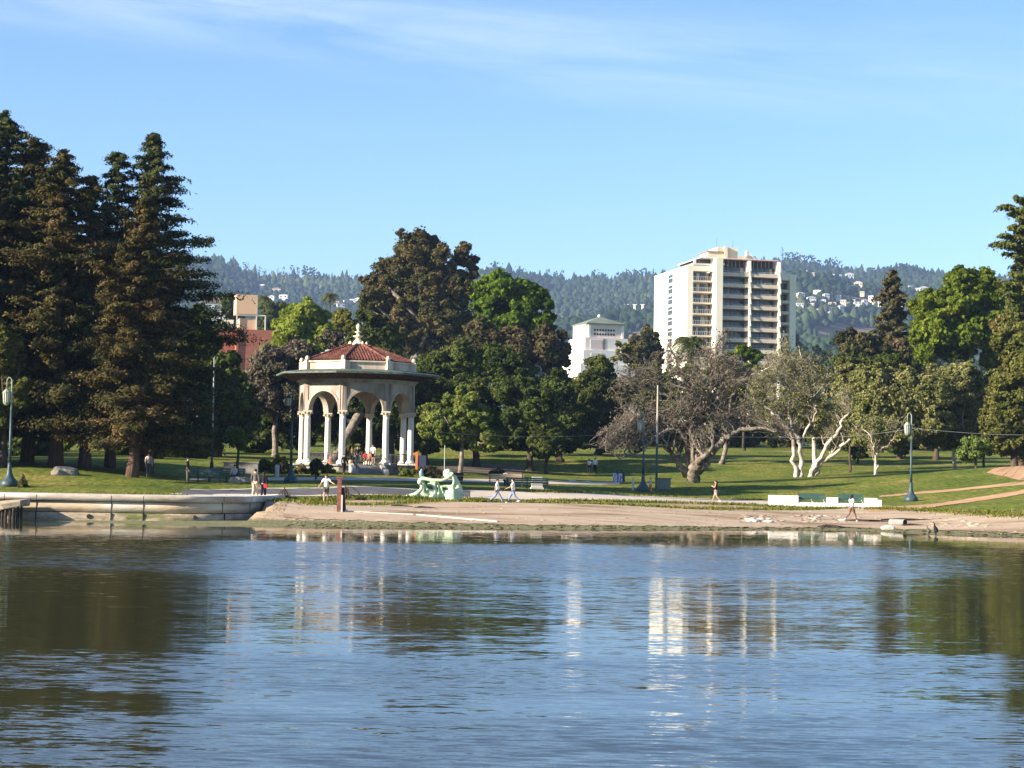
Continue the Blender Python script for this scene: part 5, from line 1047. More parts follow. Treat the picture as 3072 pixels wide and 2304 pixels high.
# lamp posts
M_lp = mat('green_lamp_paint', (0.022, 0.045, 0.05), 0.5, 0.4, col2=(0.05, 0.08, 0.085), scale=3, stretch=(1, 1, .3))
M_lpt = mat('sunlit_lamp_top', (0.16, 0.21, 0.17), 0.6, 0.3, col2=(0.32, 0.35, 0.27), scale=4)  # paler tone for the lamp tops, with the sunlight on them painted in
M_lg = mat('lamp_lantern_glass', (0.45, 0.42, 0.32), 0.3, 0.5)
def lamp(label, u, D, H=6.9, side=-1, lit=M_lpt, top_shaded=False, gl=M_lg):
    x_ = X(u, D, 490); r_ = empty('street_lamp', (x_, D, G(x_, D)), 0, label, 'lamp post', 'old lamp posts with bell shaped feet')
    MB().lathe([(.54, -.1), (.56, .14), (.52, .32), (.44, .38), (.38, .46), (.26, .62), (.17, .85), (.13, 1.2), (.125, 1.5)], 18).build('base', M_lp, r_, smooth=True)
    MB().lathe([(.105, 1.48), (.085, 2.6), (.07, 4.8)], 12).lathe([(.13, 2.3), (.13, 2.4)], 12).build('pole', M_lp, r_, smooth=True)
    hook = [(0, 0, 4.79), (0, 0, H - .35)] + [(side * .16 * (1 - math.cos(t)), 0, H - .35 + .3 * math.sin(t)) for t in np.linspace(.2, math.pi, 8)] + [(side * .32, 0, H - .75)]
    tp = MB().tube(hook, [.065, .045] + [.035] * 9, 8).lathe([(.1, 5.3), (.1, 5.42)], 10); tp.build('crook', M_black if top_shaded else lit, r_, smooth=True)
    ln = MB(); cx = side * .32
    ln.lathe([(.02, H - .74), (.1, H - .8), (.27, H - .98), (.28, H - 1.02)], 8, (cx, 0, 0)).lathe([(.22, H - 1.62), (.16, H - 1.74), (.04, H - 1.82)], 8, (cx, 0, 0))
    for k in range(6):
        t = k * math.pi / 3; ln.tube([(cx + .25 * math.cos(t), .25 * math.sin(t), H - 1.0), (cx + .2 * math.cos(t), .2 * math.sin(t), H - 1.64)], .018, 4)
    lo = ln.build('lantern', M_black if top_shaded else lit, r_); MB().lathe([(.24, H - 1.02), (.19, H - 1.62)], 8, (cx, 0, 0)).build('glass', gl, lo)
    return r_
lamp('leftmost lamp post, sunlit, standing on the grass by the sea wall', 9, 126)
x_ = X(211.5, 168, 475); r_ = empty('light_pole', (x_, 168, G(x_, 168)), 0, 'thin dark pole between the redwoods and the low concrete wall', 'pole')
MB().lathe([(.16, -.2), (.15, .5), (.09, .6), (.08, 3.5)], 10).build('lower_pole', M_black, r_); MB().lathe([(.075, 3.501), (.05, 9.3)], 8).build('upper_pole', M_rail, r_)
lamp('shaded lamp post just left of the pavilion columns', 290.6, 156, H=7.6, top_shaded=True)  # its black top paints in the shade
lamp('lamp post in front of the gnarled oak, left of the tall bare pole', 643, 170, H=6.8)
lamp('rightmost lamp post, blue green, standing on the right lawn', 911, 155, gl=M_rail)
x_ = X(656.5, 172, 480); r_ = empty('light_pole', (x_, 172, G(x_, 172)), 0, 'tall plain weathered pole with green lower half beside a utility cabinet', 'pole')
MB().lathe([(.11, -.2), (.1, 4.0)], 10).build('lower_pole', M_lp, r_); MB().lathe([(.098, 4.001), (.06, 9.0)], 10).build('upper_pole', mat('weathered_wood', (.32, .29, .22), .9, col2=(.45, .42, .34), scale=3), r_)
M_cab = mat('green_cabinet_paint', (.12, .15, .11), .7, col2=(.2, .22, .17), scale=3)
def prop(name, label, cat, u, D, rz=0, group=None, v=480, z=None, dx=0):
    x_ = X(u, D, v) + dx; return empty(name, (x_, D, G(x_, D) if z is None else z), rz, label, cat, group)
r_ = prop('utility_cabinet', 'boxy green utility cabinet at the foot of the tall plain pole', 'cabinet', 663, 172, .5)
MB().box(-.55, .55, -.4, .4, 0, .95).build('body', M_cab, r_, bevel=.03); MB().box(-.5, -.02, -.43, -.403, .08, .88).box(.02, .5, -.43, -.403, .08, .88).build('door', M_cab, r_); MB().box(-.6, .6, -.45, .45, .953, 1.02).build('lid', M_lp, r_)
r_ = prop('traffic_delineator', 'slim orange traffic delineator on the grass beside the lamp post', 'traffic cone', 650.5, 170)
M_or = mat('orange_plastic', (.6, .13, .03), .6, col2=(.7, .2, .06), scale=3); MB().lathe([(.22, 0), (.22, .06), (.13, .1), (.11, .5), (.09, 1.15), (.03, 1.2)], 12).build('body', M_or, r_); MB().lathe([(.115, .6), (.108, .75)], 12).lathe([(.107, .85), (.1, 1.0)], 12).build('band', M_wh, r_)
r_ = prop('bollard', 'short white bollard on the grass left of the lamp post', 'bollard', 633, 171); MB().lathe([(.09, -.1), (.09, .98), (.05, 1.03)], 10).build('post', M_wh, r_); MB().lathe([(.1, .8), (.1, .88)], 10).build('band', M_gr2, r_)
r_ = prop('bollard', 'small pale bollard on the shaded lawn left of the pavilion', 'bollard', 277, 163); MB().lathe([(.17, -.1), (.17, .95), (.1, 1.0)], 10).build('post', M_gr2, r_); MB().lathe([(.18, .8), (.18, .86)], 10).build('band', M_wh, r_)
r_ = prop('trash_bin', 'square dark blue litter bin with a pale printed panel on the lawn', 'bin', 619, 192, .55)
M_nvy = mat('navy_paint', (.03, .04, .08), .6); MB().box(-.42, .42, -.42, .42, 0, 1.0).build('body', M_nvy, r_, bevel=.03)
for z_, x0, x1 in ((.82, -.3, .2), (.7, -.2, .3), (.58, -.32, .1), (.46, -.1, .3), (.34, -.3, .25), (.22, -.2, .3)): pass
pn = mat('printed_panel', (.2, .2, .45), .6, col2=(.75, .75, .8), scale=5, detail=2, thresh=(.46, .52)); MB().box(-.424, -.422, -.36, .36, .08, .92).box(-.36, .1, -.424, -.422, .08, .92).build('printed_panel', pn, r_)
MB().tube([(-.3, 0, 1.0), (-.28, 0, 1.22), (.28, 0, 1.22), (.3, 0, 1.0)], .03, 6).build('handle', M_nvy, r_)
# benches
M_bg = mat('green_bench_paint', (.03, .075, .055), .5, .4, col2=(.05, .11, .08), scale=3); M_bt = mat('tan_bench_wood', (.4, .28, .18), .8, col2=(.5, .37, .25), scale=4, stretch=(.3, 1, 1))
def bench(label, u, D, rz, w=2.0, m_=None, legs=3, v=488):
    m_ = m_ or M_bg; r_ = prop('park_bench', label, 'bench', u, D, rz, None, v)
    s_ = MB()
    for k in range(4): s_.box(-w/2, w/2, -.25 + k * .13, -.15 + k * .13, .43, .47)
    s_.build('seat', m_, r_); b2 = MB()
    for k in range(3): b2.box(-w/2, w/2, .26 + k * .03, .29 + k * .03, .55 + k * .15, .68 + k * .15)
    b2.build('backrest', m_, r_)
    for k in range(legs):
        x_ = -w/2 + .12 + (w - .24) * k / (legs - 1); MB().tube([(x_, -.22, 0), (x_, -.2, .43), (x_, .28, .42)], .035, 5).tube([(x_, .3, 0), (x_, .26, .45), (x_, .36, .98)], .035, 5).build('leg', M_black, r_)
    return r_
bench('dark green bench with its back to the lake behind the walking couple', 527, 150, math.pi, 3.2)
bench('tan wooden bench with a person in white leaning on it', 506, 158, math.pi, 2.8, M_bt, 2, 484)
bench('dark bench in deep shade with a seated person, left of the walking man in grey', 226, 141, 0, 2.6, None, 3, 490)
bench('dark bluish bench in deep shade at the foot of the slope near the redwoods', 203, 139, .1, 2.4, M_lp, 4, 491)
r_ = prop('concrete_marker', 'small pale concrete post at the right end of the green bench', 'post', 537, 156, .2, None, 484); MB().box(-.45, .45, -.1, .1, 0, .95, .05).box(-.5, .5, -.2, .2, -.1, .12).build('stone', M_wh if False else M_conc, r_)
r_ = prop('litter_barrel', 'dark slatted litter barrel beside the mint green sculpture', 'bin', 458, 160, 0, None, 482)
MB().lathe([(.36, .05), (.45, .85), (.42, .9)], 14).build('barrel', M_wood, r_); MB().lathe([(.46, .6), (.47, .66)], 14).lathe([(.4, .2), (.41, .26)], 14).build('hoop', M_rail, r_)
# seat wall with green benches on the right
swD = 146.0; x0 = X(769, swD, 500); x1 = X(880, swD, 505); Lw = x1 - x0
r_ = empty('seat_wall', (x0, swD, G((x0 + x1) / 2, swD) - .02), -.03, 'long low white concrete seat wall on the grass by the beach', 'wall')
M_sw = mat('white_concrete', (.74, .7, .62), .8, col2=(.82, .79, .72), scale=1.5)  # the seat wall's own off-white
MB().box(0, Lw, -.3, .5, -.2, .34).build('base', M_sw, r_, bevel=.02)
for a, b2_ in ((0, .26), (.52, .615), (.86, .965)): MB().box(Lw * a, Lw * b2_, -.36, .56, .343, .82 if a == 0 else .74).build('block', M_sw, r_, bevel=.02)
MB().box(Lw * .965 + .003, Lw, -.45, .56, -.2, .62).build('end_block', M_sw, r_)
for a, b2_, lb in ((.265, .505, 'left of two green benches set into the white seat wall'), (.63, .85, 'right of two green benches in the white seat wall, partly behind the man')):
    w = Lw * (b2_ - a); q = empty('wall_bench', (x0 + Lw * (a + b2_) / 2, swD + .05, r_.location.z + .34), -.03, lb, 'bench', 'green benches on the white seat wall')
    s_ = MB()
    for k in range(3): s_.box(-w/2, w/2, -.36 + k * .15, -.24 + k * .15, .12, .17)
    s_.build('seat', M_bg, q); b2 = MB().box(-w/2, w/2, .16, .2, .2, .44).box(-w/2, w/2, .2, .24, .45, .68); b2.build('backrest', M_bg, q)
    for x_ in (-w/2 + .1, 0, w/2 - .1): MB().box(x_ - .04, x_ + .04, -.3, .15, 0, .118).tube([(x_, .14, 0), (x_, .27, .64)], .03, 5).build('leg', M_sw, q)
# low concrete walls in the shade at left
r_ = prop('low_wall', 'grey low concrete wall in shade left of the yellow flowering bushes', 'wall', 242, 166, 0, None, 472); MB().box(-1.5, 1.35, -.2, .2, -.1, .8).build('wall', M_dkc, r_, bevel=.03); MB().box(-1.55, 1.4, -.25, .25, .803, .9).build('coping', M_dkc, r_)
r_ = prop('round_planter', 'low rounded pale planter beside the shaded bench', 'planter', 244, 139.5, 0, None, 488); MB().lathe([(1.0, 0), (1.05, .1), (1.0, .42), (.85, .44), (.8, .36)], 18).build('bowl', M_dkc, r_); MB().lathe([(.82, .3), (.3, .4)], 14).build('soil', M_bark, r_)
# shore posts
r_ = prop('mooring_post', 'rusty red steel post with a flange standing on the beach', 'post', 339.3, 116, 0, None, 505)
M_rust = mat('rust', (.13, .05, .035), .9, col2=(.25, .11, .08), scale=4, bump=.4); MB().box(-.13, .11, -.1, .1, -.2, 1.95).build('post', M_rust, r_); MB().box(-.2, .2, -.13, .13, 1.953, 2.05).build('flange', M_rust, r_)
MB().box(.112, .2, -.14, -.06, 0, 1.0).build('strip', M_conc, r_)
r_ = prop('timber_post', 'shorter black timber post leaning beside the rusty red post', 'post', 343, 116.2, 0, None, 505); MB().tube([(.12, 0, -.2), (.0, 0, .8), (-.03, 0, 1.42)], [.1, .12, .11], 7).build('post', M_pile, r_); MB().box(-.2, .02, -.1, .08, 0, .28, .03).box(.1, .3, -.1, .1, 0, .16, .03).build('footing', M_conc, r_)
# white kerb pieces on the beach
def kerb(label, a, b2_):
    p, q = hit(*a), hit(*b2_); c = (p + q) / 2; r_ = empty('concrete_kerb', c, 0, label, 'kerb', 'pale kerbs lying on the beach'); d = q - p; L_ = d.length
    o = MB().box(-L_/2, L_/2, -.1, .1, -.1, .09).build('beam', M_conc, r_, bevel=.02); o.rotation_euler = (0, -math.asin(d.z / L_), math.atan2(d.y, d.x)); MB().tube([(0, 0, -.3), (0, 0, 0)], .05, 5).build('peg', M_rust, r_)
kerb('left length of pale kerb running from the rusty post across the beach', (345, 512), (413.5, 515.6)); kerb('right length of pale kerb slanting down to the water', (417, 515.9), (498, 522.6))
# drain pipe, rocks, driftwood
r_ = empty('drain_pipe', hit(900, 526), 0, 'dark mouthed drain pipe poking out of the right beach', 'pipe'); MB().tube([(-.5, .5, .2), (.25, -.3, .2)], [.22, .22], 14, False).tube([(.25, -.3, .2), (-.4, .4, .2)], [.18, .18], 14, False).build('pipe', M_dkc, r_); MB().lathe([(.2, 0), (.2, .02)], 12).build('mouth', M_gap, r_).matrix_local = Matrix.Translation((.235, -.285, .2)) @ Matrix.Rotation(math.pi/2, 4, 'X') @ Matrix.Rotation(.6, 4, 'Y')
def rock(name, label, p, sx, sy, sz, m_, seed, grp=None):
    rg = np.random.RandomState(seed); bm = bmesh.new(); bmesh.ops.create_icosphere(bm, subdivisions=3, radius=1)
    dirs = rg.randn(9, 3); dirs /= np.linalg.norm(dirs, axis=1)[:, None]; hh = rg.uniform(.6, .95, 9)
    for v in bm.verts:
        for d, h_ in zip(dirs, hh):
            e = v.co.dot(Vector(d)) - h_
            if e > 0: v.co -= Vector(d) * e * .92
        v.co += Vector(rg.randn(3)) * .012; v.co = Vector((v.co.x * sx, v.co.y * sy, v.co.z * sz + sz * .55))
    me = bpy.data.meshes.new(name); bm.to_mesh(me); bm.free(); o = link(name, me, m_); o.location = p; tag(o, label, 'rock', grp); return o
M_rock = mat('grey_rock', (.05, .05, .053), .9, col2=(.12, .115, .11), scale=1.5, bump=.7, stain=(.3, .26, .2))
rock('boulder', 'big grey boulder on the shaded lawn under the redwoods', P(66, 474, 135) * 1 + Vector((0, 0, -.25)), 1.0, .75, .66, M_rock, 5).location.z = G(P(66, 474, 135).x, 135) - .3
q = rock('boulder', 'smaller pale boulder touching the left side of the big grey boulder', (0, 0, 0), .5, .45, .36, mat('tan_rock', (.15, .125, .09), .9, col2=(.32, .28, .21), scale=1.8, bump=.7), 9); q.location = (X(57.5, 134.2, 474), 134.2, G(X(57.5, 134.2, 474), 134.2) - .15)
for i, (u, v, s_, lb) in enumerate([(573, 482, .45, 'yellowish low rock on the lawn right of the benches'), (587.5, 483, .4, 'flat pale stone on the lawn beside the yellowish rock'), (753, 522, .45, 'pale flat stone at the left of the beach rubble'), (760, 520.5, .3, 'small pale stone in the middle of the beach rubble'), (769, 522.5, .35, 'pale stone at the right of the beach rubble'), (842, 521, .3, 'pale slab by the feet of the man on the beach'), (889, 529.5, .5, 'flat white stone at the waterline near the drain pipe'), (747, 520, .25, 'tiny stone at the left tip of the beach rubble'), (815, 520, .3, 'lone stone between beach rubble and the man')]):
    p = hit(u, v); rock('rock', lb, p - Vector((0, 0, .05)), s_, s_ * .7, s_ * .4, M_conc, 40 + i, 'stones on shore and lawn')
def log(label, u, v, L_, r0, ang, m_=M_pile):
    p = hit(u, v); r_ = empty('driftwood', p, ang, label, 'driftwood', 'dark driftwood on the beach'); MB().tube([(-L_/2, 0, .05), (-L_/5, .06, .1), (L_/5, -.04, .06), (L_/2, .05, .03)], [r0*.4, r0, r0 * .9, r0*.3], 7).build('stem', m_, r_); MB().tube([(0, 0, .06), (.3 * L_, .3, .05)], [r0*.5, r0*.2], 5).build('branch', m_, r_)
log('dark plank of driftwood at the waterline below the white seat wall', 832, 527.8, 1.8, .1, 0); log('thin branch lying on the beach right of the man', 873, 522, 4.5, .06, -.1); log('dark twig on the grass edge below the path', 694, 509, 2.2, .05, -.1); log('long thin dark branch above the drain pipe', 915, 521, 4.5, .07, .12); log('short stick right of the drain pipe', 915, 526, 1.6, .06, .1); log('dark streak of wood on the upper beach by the sculpture', 402, 507, 1.4, .06, 0); log('dark wood scrap below the sculpture', 425, 508.6, 1.4, .06, -.1)
# orange post and dark gate right of the pavilion
r_ = prop('orange_post', 'bright orange post standing right of the pavilion columns', 'post', 416.5, 178, 0, None, 466); MB().box(-.1, .1, -.08, .08, 0, 2.0).build('post', M_or, r_); MB().box(-.34, -.103, -.05, .05, 1.75, 1.9).build('arm', M_or, r_)
r_ = prop('dark_sign_board', 'dark board on legs right of the orange post', 'board', 422, 178, 0, None, 468); MB().box(-.35, .35, -.04, .04, .5, 1.7).build('board', M_nvy, r_); MB().box(-.33, -.27, -.03, .03, 0, .5).build('leg', M_black, r_); MB().box(.27, .33, -.03, .03, 0, .5).build('leg', M_black, r_)
r_ = prop('thin_post', 'thin grey post on the lawn right of the pavilion', 'post', 444.5, 176, 0, None, 470); MB().tube([(0, 0, 0), (0, 0, 3.2)], .05, 6).build('post', M_rail, r_); MB().box(-.1, .1, -.02, .02, 2.9, 3.1).build('plate', M_rail, r_)
r_ = prop('orange_cone', 'orange traffic cone standing on the pavilion floor', 'traffic cone', 330.5, 179, 0, None, 460, z=PZ); MB().lathe([(.22, 0), (.22, .05), (.16, .08), (.04, .95)], 12).build('cone', M_or, r_); MB().lathe([(.12, .42), (.095, .58)], 12).build('band', M_wh, r_)
r_ = empty('ball', pol(5.6, A0 - .12, 0) + pc + Vector((-.6, 0, .19)), 0, 'pale orange ball on the top edge of the stairs', 'ball'); MB().ball((0, 0, 0), .2, 12).build('ball', mat('pale_orange', (.8, .45, .25), .6), r_, smooth=True); MB().tube([(.202 * math.cos(t), .202 * math.sin(t), 0) for t in np.linspace(0, 6.283, 20)], .008, 4).build('seam', M_black, r_)
# string of bulbs / cable between the posts
def cable(label, pts, zb=None):
    P0 = [P(*p) for p in pts]; o = P0[0]; r_ = empty('overhead_cable', o, 0, label, 'cable'); fine = []
    for a, b2_ in zip(P0[:-1], P0[1:]):
        for k in range(12): s = k / 12; q = a.lerp(b2_, s); q.z -= 1.0 * 4 * s * (1 - s) * (b2_ - a).length / 60; fine.append(q - o)
    fine.append(P0[-1] - o); MB().tube(fine, .009, 4).build('wire', M_rail, r_)
    MB().ball(fine[len(fine) // 2], .06, 6).build('splice', M_rail, r_)
cable('thin pale overhead cable crossing the lawn in front of the oaks', [(430,431.5,150), (655,430,172), (780,437,178), (915,428,160), (1040,435,158)])

# ------------------------------------------------------------------ bushes
def bush(label, leafkey, E_px, D, leaf=.12, seed=None, name='bush', group=None, **kw):
    kw.setdefault('n1', 16); kw.setdefault('n2', 10); kw.setdefault('per', 40)
    return tree(label, leafkey, E_px, D, tr=.06, leaf=leaf, name=name, cat='bush', group=group, nlimb=6, seed=seed, **kw)
bush('yellow flowering bush left of the pavilion', 'yellow', [(280,464,9,7),(287,468,7,6),(272,468,7,6)], 170)
bush('green bush with pale flowers at the left end of the yellow one', 'olive', [(263,467,8,7),(270,470,6,5)], 171, seed=5)
bush('dark hedge bush below the yellow flowers', 'oak', [(282,474,12,4),(266,474,9,4)], 168, seed=6)
bush('round dark topiary tree on a thin stem beside the stairs', 'oak', [(316,468,7.5,9)], 161, leaf=.1)
bush('green bush at the foot of the leftmost columns', 'olive', [(301,472,8,6),(308,473,6,5)], 169, seed=8)
bush('straw coloured dry bush on the podium edge left of the stairs', 'yellow', [(327,468,7,4),(332,471,4,3)], 172, seed=9, leaf=.09)
bush('green bush right of the pavilion stairs', 'oakl', [(405,473,8,5),(411,474,6,5)], 172, seed=10)
bush('reddish and cream flowering bush behind the sculpture', 'greybrown', [(424,472,7,5),(436,473,8,5),(430,470,5,4)], 171, seed=11)
bush('small dark bush growing on the lawn right of the small oak', 'oak', [(500,475,7,5),(493,473,4,3)], 188, seed=12)
bush('tall grass tuft beside the leftmost lamp post', 'olive', [(23,484.5,6,3.5)], 125.5, leaf=.12, seed=13)
bush('weeds hanging over the right end of the sea wall', 'olive', [(285,497.5,6,1.6),(291,500,4,2),(279,496,4,1)], 127.5, leaf=.08, seed=14)
bush('small bush clump on the beach grass left of the sculpture', 'olive', [(346,499,5,1.5),(360,499,6,1.3)], 131, leaf=.07, seed=15)
bush('sunlit bright green bush seen between the dark redwood trunks', 'lime', [(62,440,9,14),(86,440,6,14),(98,436,6,10),(112,440,7,10)], 200, leaf=.2, seed=17, n1=30)
bush('sunlit green shrub behind the redwoods further right', 'oakl', [(128,440,9,12),(122,452,6,6)], 215, leaf=.2, seed=18, n1=26)

# ------------------------------------------------------------------ mint green sculpture
sc_ = hit(434, 499); M_mint = mat('mint_green_paint', (.4, .5, .32), .65, .3, col2=(.55, .66, .44), scale=2.0, stain=(.3, .42, .3))
def SP(x, y, z=0): return Vector(((x - 1540) / 126.0, z, (852 - y) / 126.0))
mb = MB()
def lim(pts, rads, k=10):
    mb.tube(pts, rads, k); 
    for p, r in zip(pts, rads): mb.ball(p, r, 10)
lim([SP(1325,838,-.5), SP(1390,815,-.45), SP(1432,770,-.35), SP(1440,735,-.3)], [.22, .2, .13, .11]); mb.ball(SP(1423,703,-.4), .2, 12)
lim([SP(1418,690,.2), SP(1440,672,.1), SP(1520,688,0), SP(1600,688,0), SP(1650,668,0), SP(1686,634,0)], [.16, .14, .13, .11, .1, .1]); mb.ball(SP(1690,630,-.1), .12, 10)
mb.ball(SP(1650,628,.25), .33, 14); lim([SP(1692,640,0), SP(1706,690,0), SP(1695,742,0)], [.08, .09, .1])
lim([SP(1688,855,0), SP(1690,800,0), SP(1688,748,0)], [.46, .38, .2], 14); lim([SP(1596,738,-.15), SP(1650,738,-.05), SP(1690,745,0)], [.06, .12, .16]); lim([SP(1598,740,-.15), SP(1618,800,-.1)], [.08, .05])
lim([SP(1762,800,.55), SP(1740,740,.5), SP(1706,655,.35)], [.2, .24, .16]); lim([SP(1730,850,.5), SP(1720,780,.5)], [.36, .3])
lim([SP(1490,718,0), SP(1530,722,0), SP(1545,712,0)], [.07, .1, .1]); lim([SP(1540,722,0), SP(1548,790,0), SP(1520,836,-.1)], [.12, .13, .26]); lim([SP(1548,790,0), SP(1562,832,0)], [.12, .16]); mb.ball(SP(1482,768,-.2), .13, 10)
lim([SP(1440,720,.35), SP(1450,800,.4), SP(1500,840,.4)], [.2, .22, .2]); lim([SP(1440,735,.35), SP(1500,790,.45), SP(1580,820,.45), SP(1640,800,.4)], [.14, .12, .2, .3]); lim([SP(1560,700,.3), SP(1590,770,.4), SP(1590,840,.4)], [.1, .12, .16])
so = mb.build('sculpture', M_mint, None, smooth=True); so.location = (sc_.x, sc_.y, G(sc_.x, sc_.y) - .05); so.scale = (1.02, 1.02, 1.0)
rm = so.modifiers.new('remesh', 'REMESH'); rm.mode = 'VOXEL'; rm.voxel_size = .045; rm.use_smooth_shade = True; sm = so.modifiers.new('smooth', 'SMOOTH'); sm.iterations = 6
tag(so, 'mint green biomorphic sculpture with curling limbs beside the beach', 'sculpture')
MB().tube([SP(1432,660,.3), SP(1425,620,.3), SP(1432,592,.3)], [.17, .13, .05], 8).build('upright_fin', mat('grey_blue_paint', (.2, .32, .32), .6), so, smooth=True)

# ------------------------------------------------------------------ people
M_skin = mat('skin', (.42, .25, .17), .6, .3); M_skind = mat('darker_skin', (.2, .11, .075), .6, .3)
def cloth(n, c): return mat(n, c, .9, .1, col2=tuple(x * .8 for x in c), scale=6)
MC = {'white': cloth('white_cloth', (.85, .85, .84)), 'black': cloth('black_cloth', (.02, .02, .025)), 'grey': cloth('grey_cloth', (.11, .105, .09)), 'khaki': cloth('khaki_cloth', (.55, .43, .3)), 'jean': cloth('denim', (.22, .28, .38)),
      'navy': cloth('navy_cloth', (.03, .045, .08)), 'brown': cloth('brown_cloth', (.2, .13, .08)), 'pink': cloth('pink_cloth', (.6, .36, .3)), 'light': cloth('light_cloth', (.5, .45, .42)), 'red': cloth('red_cloth', (.55, .03, .06)), 'olive': cloth('dark_olive_cloth', (.1, .1, .07)), 'orange': cloth('orange_cloth', (.6, .2, .1))}
M_hair = mat('dark_hair', (.02, .015, .012), .7); M_shoe = mat('dark_shoe', (.03, .03, .03), .7); M_shoew = mat('white_shoe', (.7, .7, .7), .7)
def skin_obj(name, verts, edges, rad, m_, parent, root_i=0, sub=1):
    me = bpy.data.meshes.new(name); me.from_pydata([tuple(v) for v in verts], edges, []); me.update(); o = link(name, me, m_, parent)
    md = o.modifiers.new('skin', 'SKIN'); md.use_smooth_shade = True
    for i, d in enumerate(me.skin_vertices[0].data): r = rad[i]; d.radius = (r, r) if isinstance(r, (int, float)) else r; d.use_root = (i == root_i)
    s_ = o.modifiers.new('sub', 'SUBSURF'); s_.levels = sub; s_.render_levels = sub; return o
def person(label, u, v, D, H=1.75, face=0, pose='stand', top='white', bottom='black', shorts=False, sleeve='short', skin=None, hair='short', stride=.35, arms=None, z=None, lean=0.0, long_hair=False, bag=None, shoes=None, grp=None):
    skin = skin or M_skin; x_ = X(u, D, v); zg = G(x_, D) + .04 if z is None else z
    r_ = empty('person', (x_, D, zg), -math.radians(face), label, 'person', grp)
    S = lambda x, y, z_: Vector((x * H, y * H, z_ * H)); sit = pose in ('sit',)
    pz = .53 if not sit else .27; J = {}
    J['pel'] = S(0, 0, pz); ln = lean; J['sp'] = S(0, .02 + ln * .3, pz + .09); J['ch'] = S(0, .01 + ln * .8, pz + .21); J['nb'] = S(0, .0 + ln, pz + .29); J['nk'] = S(0, .01 + ln * 1.05, pz + .335); J['hd'] = S(0, .02 + ln * 1.15, pz + .395); J['ht'] = S(0, .015 + ln * 1.2, pz + .445)
    for s, n in ((-1, 'l'), (1, 'r')):
        J['sh' + n] = S(s * .105, ln, pz + .275); J['hp' + n] = S(s * .05, 0, pz - .02); a = stride * s if pose == 'walk' else 0.03 * s
        if arms and n in arms: e, w = arms[n]; J['el' + n] = S(*e); J['wr' + n] = S(*w)
        elif sit: J['el' + n] = S(s * .13, .06 + ln, pz + .13); J['wr' + n] = S(s * .07, .2 + ln * .5, pz + .06)
        else: aa = -a * .8; J['el' + n] = J['sh' + n] + S(s * .03, math.sin(aa) * .17, -math.cos(aa) * .17); J['wr' + n] = J['el' + n] + S(s * .0, math.sin(aa + .35) * .15, -math.cos(aa + .35) * .15)
        if sit: J['kn' + n] = S(s * .07, .24, pz); J['an' + n] = S(s * .07, .24, .045)
        elif pose == 'walk':
            J['kn' + n] = J['hp' + n] + S(0, math.sin(a * 1.0 + .12) * .235, -math.cos(a) * .235); b2_ = a - (.45 if a < 0 else .05); J['an' + n] = J['kn' + n] + S(0, math.sin(b2_) * .24, -math.cos(b2_) * .24)
        else: J['kn' + n] = S(s * .055, .015, .285); J['an' + n] = S(s * .06, 0, .045)
        J['to' + n] = J['an' + n] + S(s * .01, .085, -.028)
    if pose == 'walk':
        dz = min(J['anl'].z, J['anr'].z) - .045 * H
        for k_ in J: J[k_] = J[k_] - Vector((0, 0, dz))
    names = list(J); ix = {n: i for i, n in enumerate(names)}; R_ = dict(pel=(.075, .055), sp=(.068, .05), ch=(.08, .055), nb=(.05, .04), nk=.033, hd=(.042, .052), ht=(.034, .04)); V = [J[n] for n in names]
    for n in 'lr': R_.update({'sh' + n: .036, 'el' + n: .025, 'wr' + n: .018, 'hp' + n: .052, 'kn' + n: .034, 'an' + n: .022, 'to' + n: .018})
    rad = []; 
    for n in names: q = R_[n]; rad.append(tuple(x * H for x in q) if isinstance(q, tuple) else q * H)
    E = [('pel','sp'),('sp','ch'),('ch','nb'),('nb','nk'),('nk','hd'),('hd','ht')] + [(a + n, b2_ + n) for n in 'lr' for a, b2_ in (('sh','el'),('el','wr'),('hp','kn'),('kn','an'),('an','to'))] + [('nb','shl'),('nb','shr'),('pel','hpl'),('pel','hpr')]
    E = [(ix[a], ix[b2_]) for a, b2_ in E]
    # nose and ears on the head, palm, thumb and four fingers on each wrist
    hd = J['hd']
    for off, r0 in ((S(0, .062, -.004), .009), (S(.05, 0, 0), .008), (S(-.05, 0, 0), .008)): V.append(hd + off); rad.append(r0 * H); E.append((ix['hd'], len(V) - 1))
    for n, s in (('l', -1), ('r', 1)):
        w = J['wr' + n]; d = (w - J['el' + n]).normalized(); sd_ = d.cross(Vector((0, 1, 0))); sd_ = sd_.normalized() if sd_.length > .2 else Vector((1, 0, 0))
        V.append(w + d * .045 * H); rad.append((.02 * H, .011 * H)); pi = len(V) - 1; E.append((ix['wr' + n], pi))
        for q, l_ in ((-1.5, .036), (-.5, .045), (.5, .043), (1.5, .032)): V.append(V[pi] + sd_ * q * .011 * H + d * l_ * H + Vector((0, .006 * H, 0))); rad.append(.0052 * H); E.append((pi, len(V) - 1))
        V.append(w + d * .03 * H + sd_ * .03 * H); rad.append(.006 * H); E.append((ix['wr' + n], len(V) - 1))
    skin_obj('body', V, E, rad, skin, r_)
    def garment(name, keys, edges, radii, m_, ext=None):
        vv = [J[k_] if isinstance(k_, str) else k_ for k_ in keys]; return skin_obj(name, vv, edges, [tuple(x * H for x in q) if isinstance(q, tuple) else q * H for q in radii], m_, r_)
    hem = J['pel'] + S(0, 0, -.03)
    if sleeve == 'short': ks = [J['sh' + n].lerp(J['el' + n], .75) for n in 'lr']; er = .036
    else: ks = [J['sh' + n].lerp(J['el' + n], 1.0) for n in 'lr']; er = .034
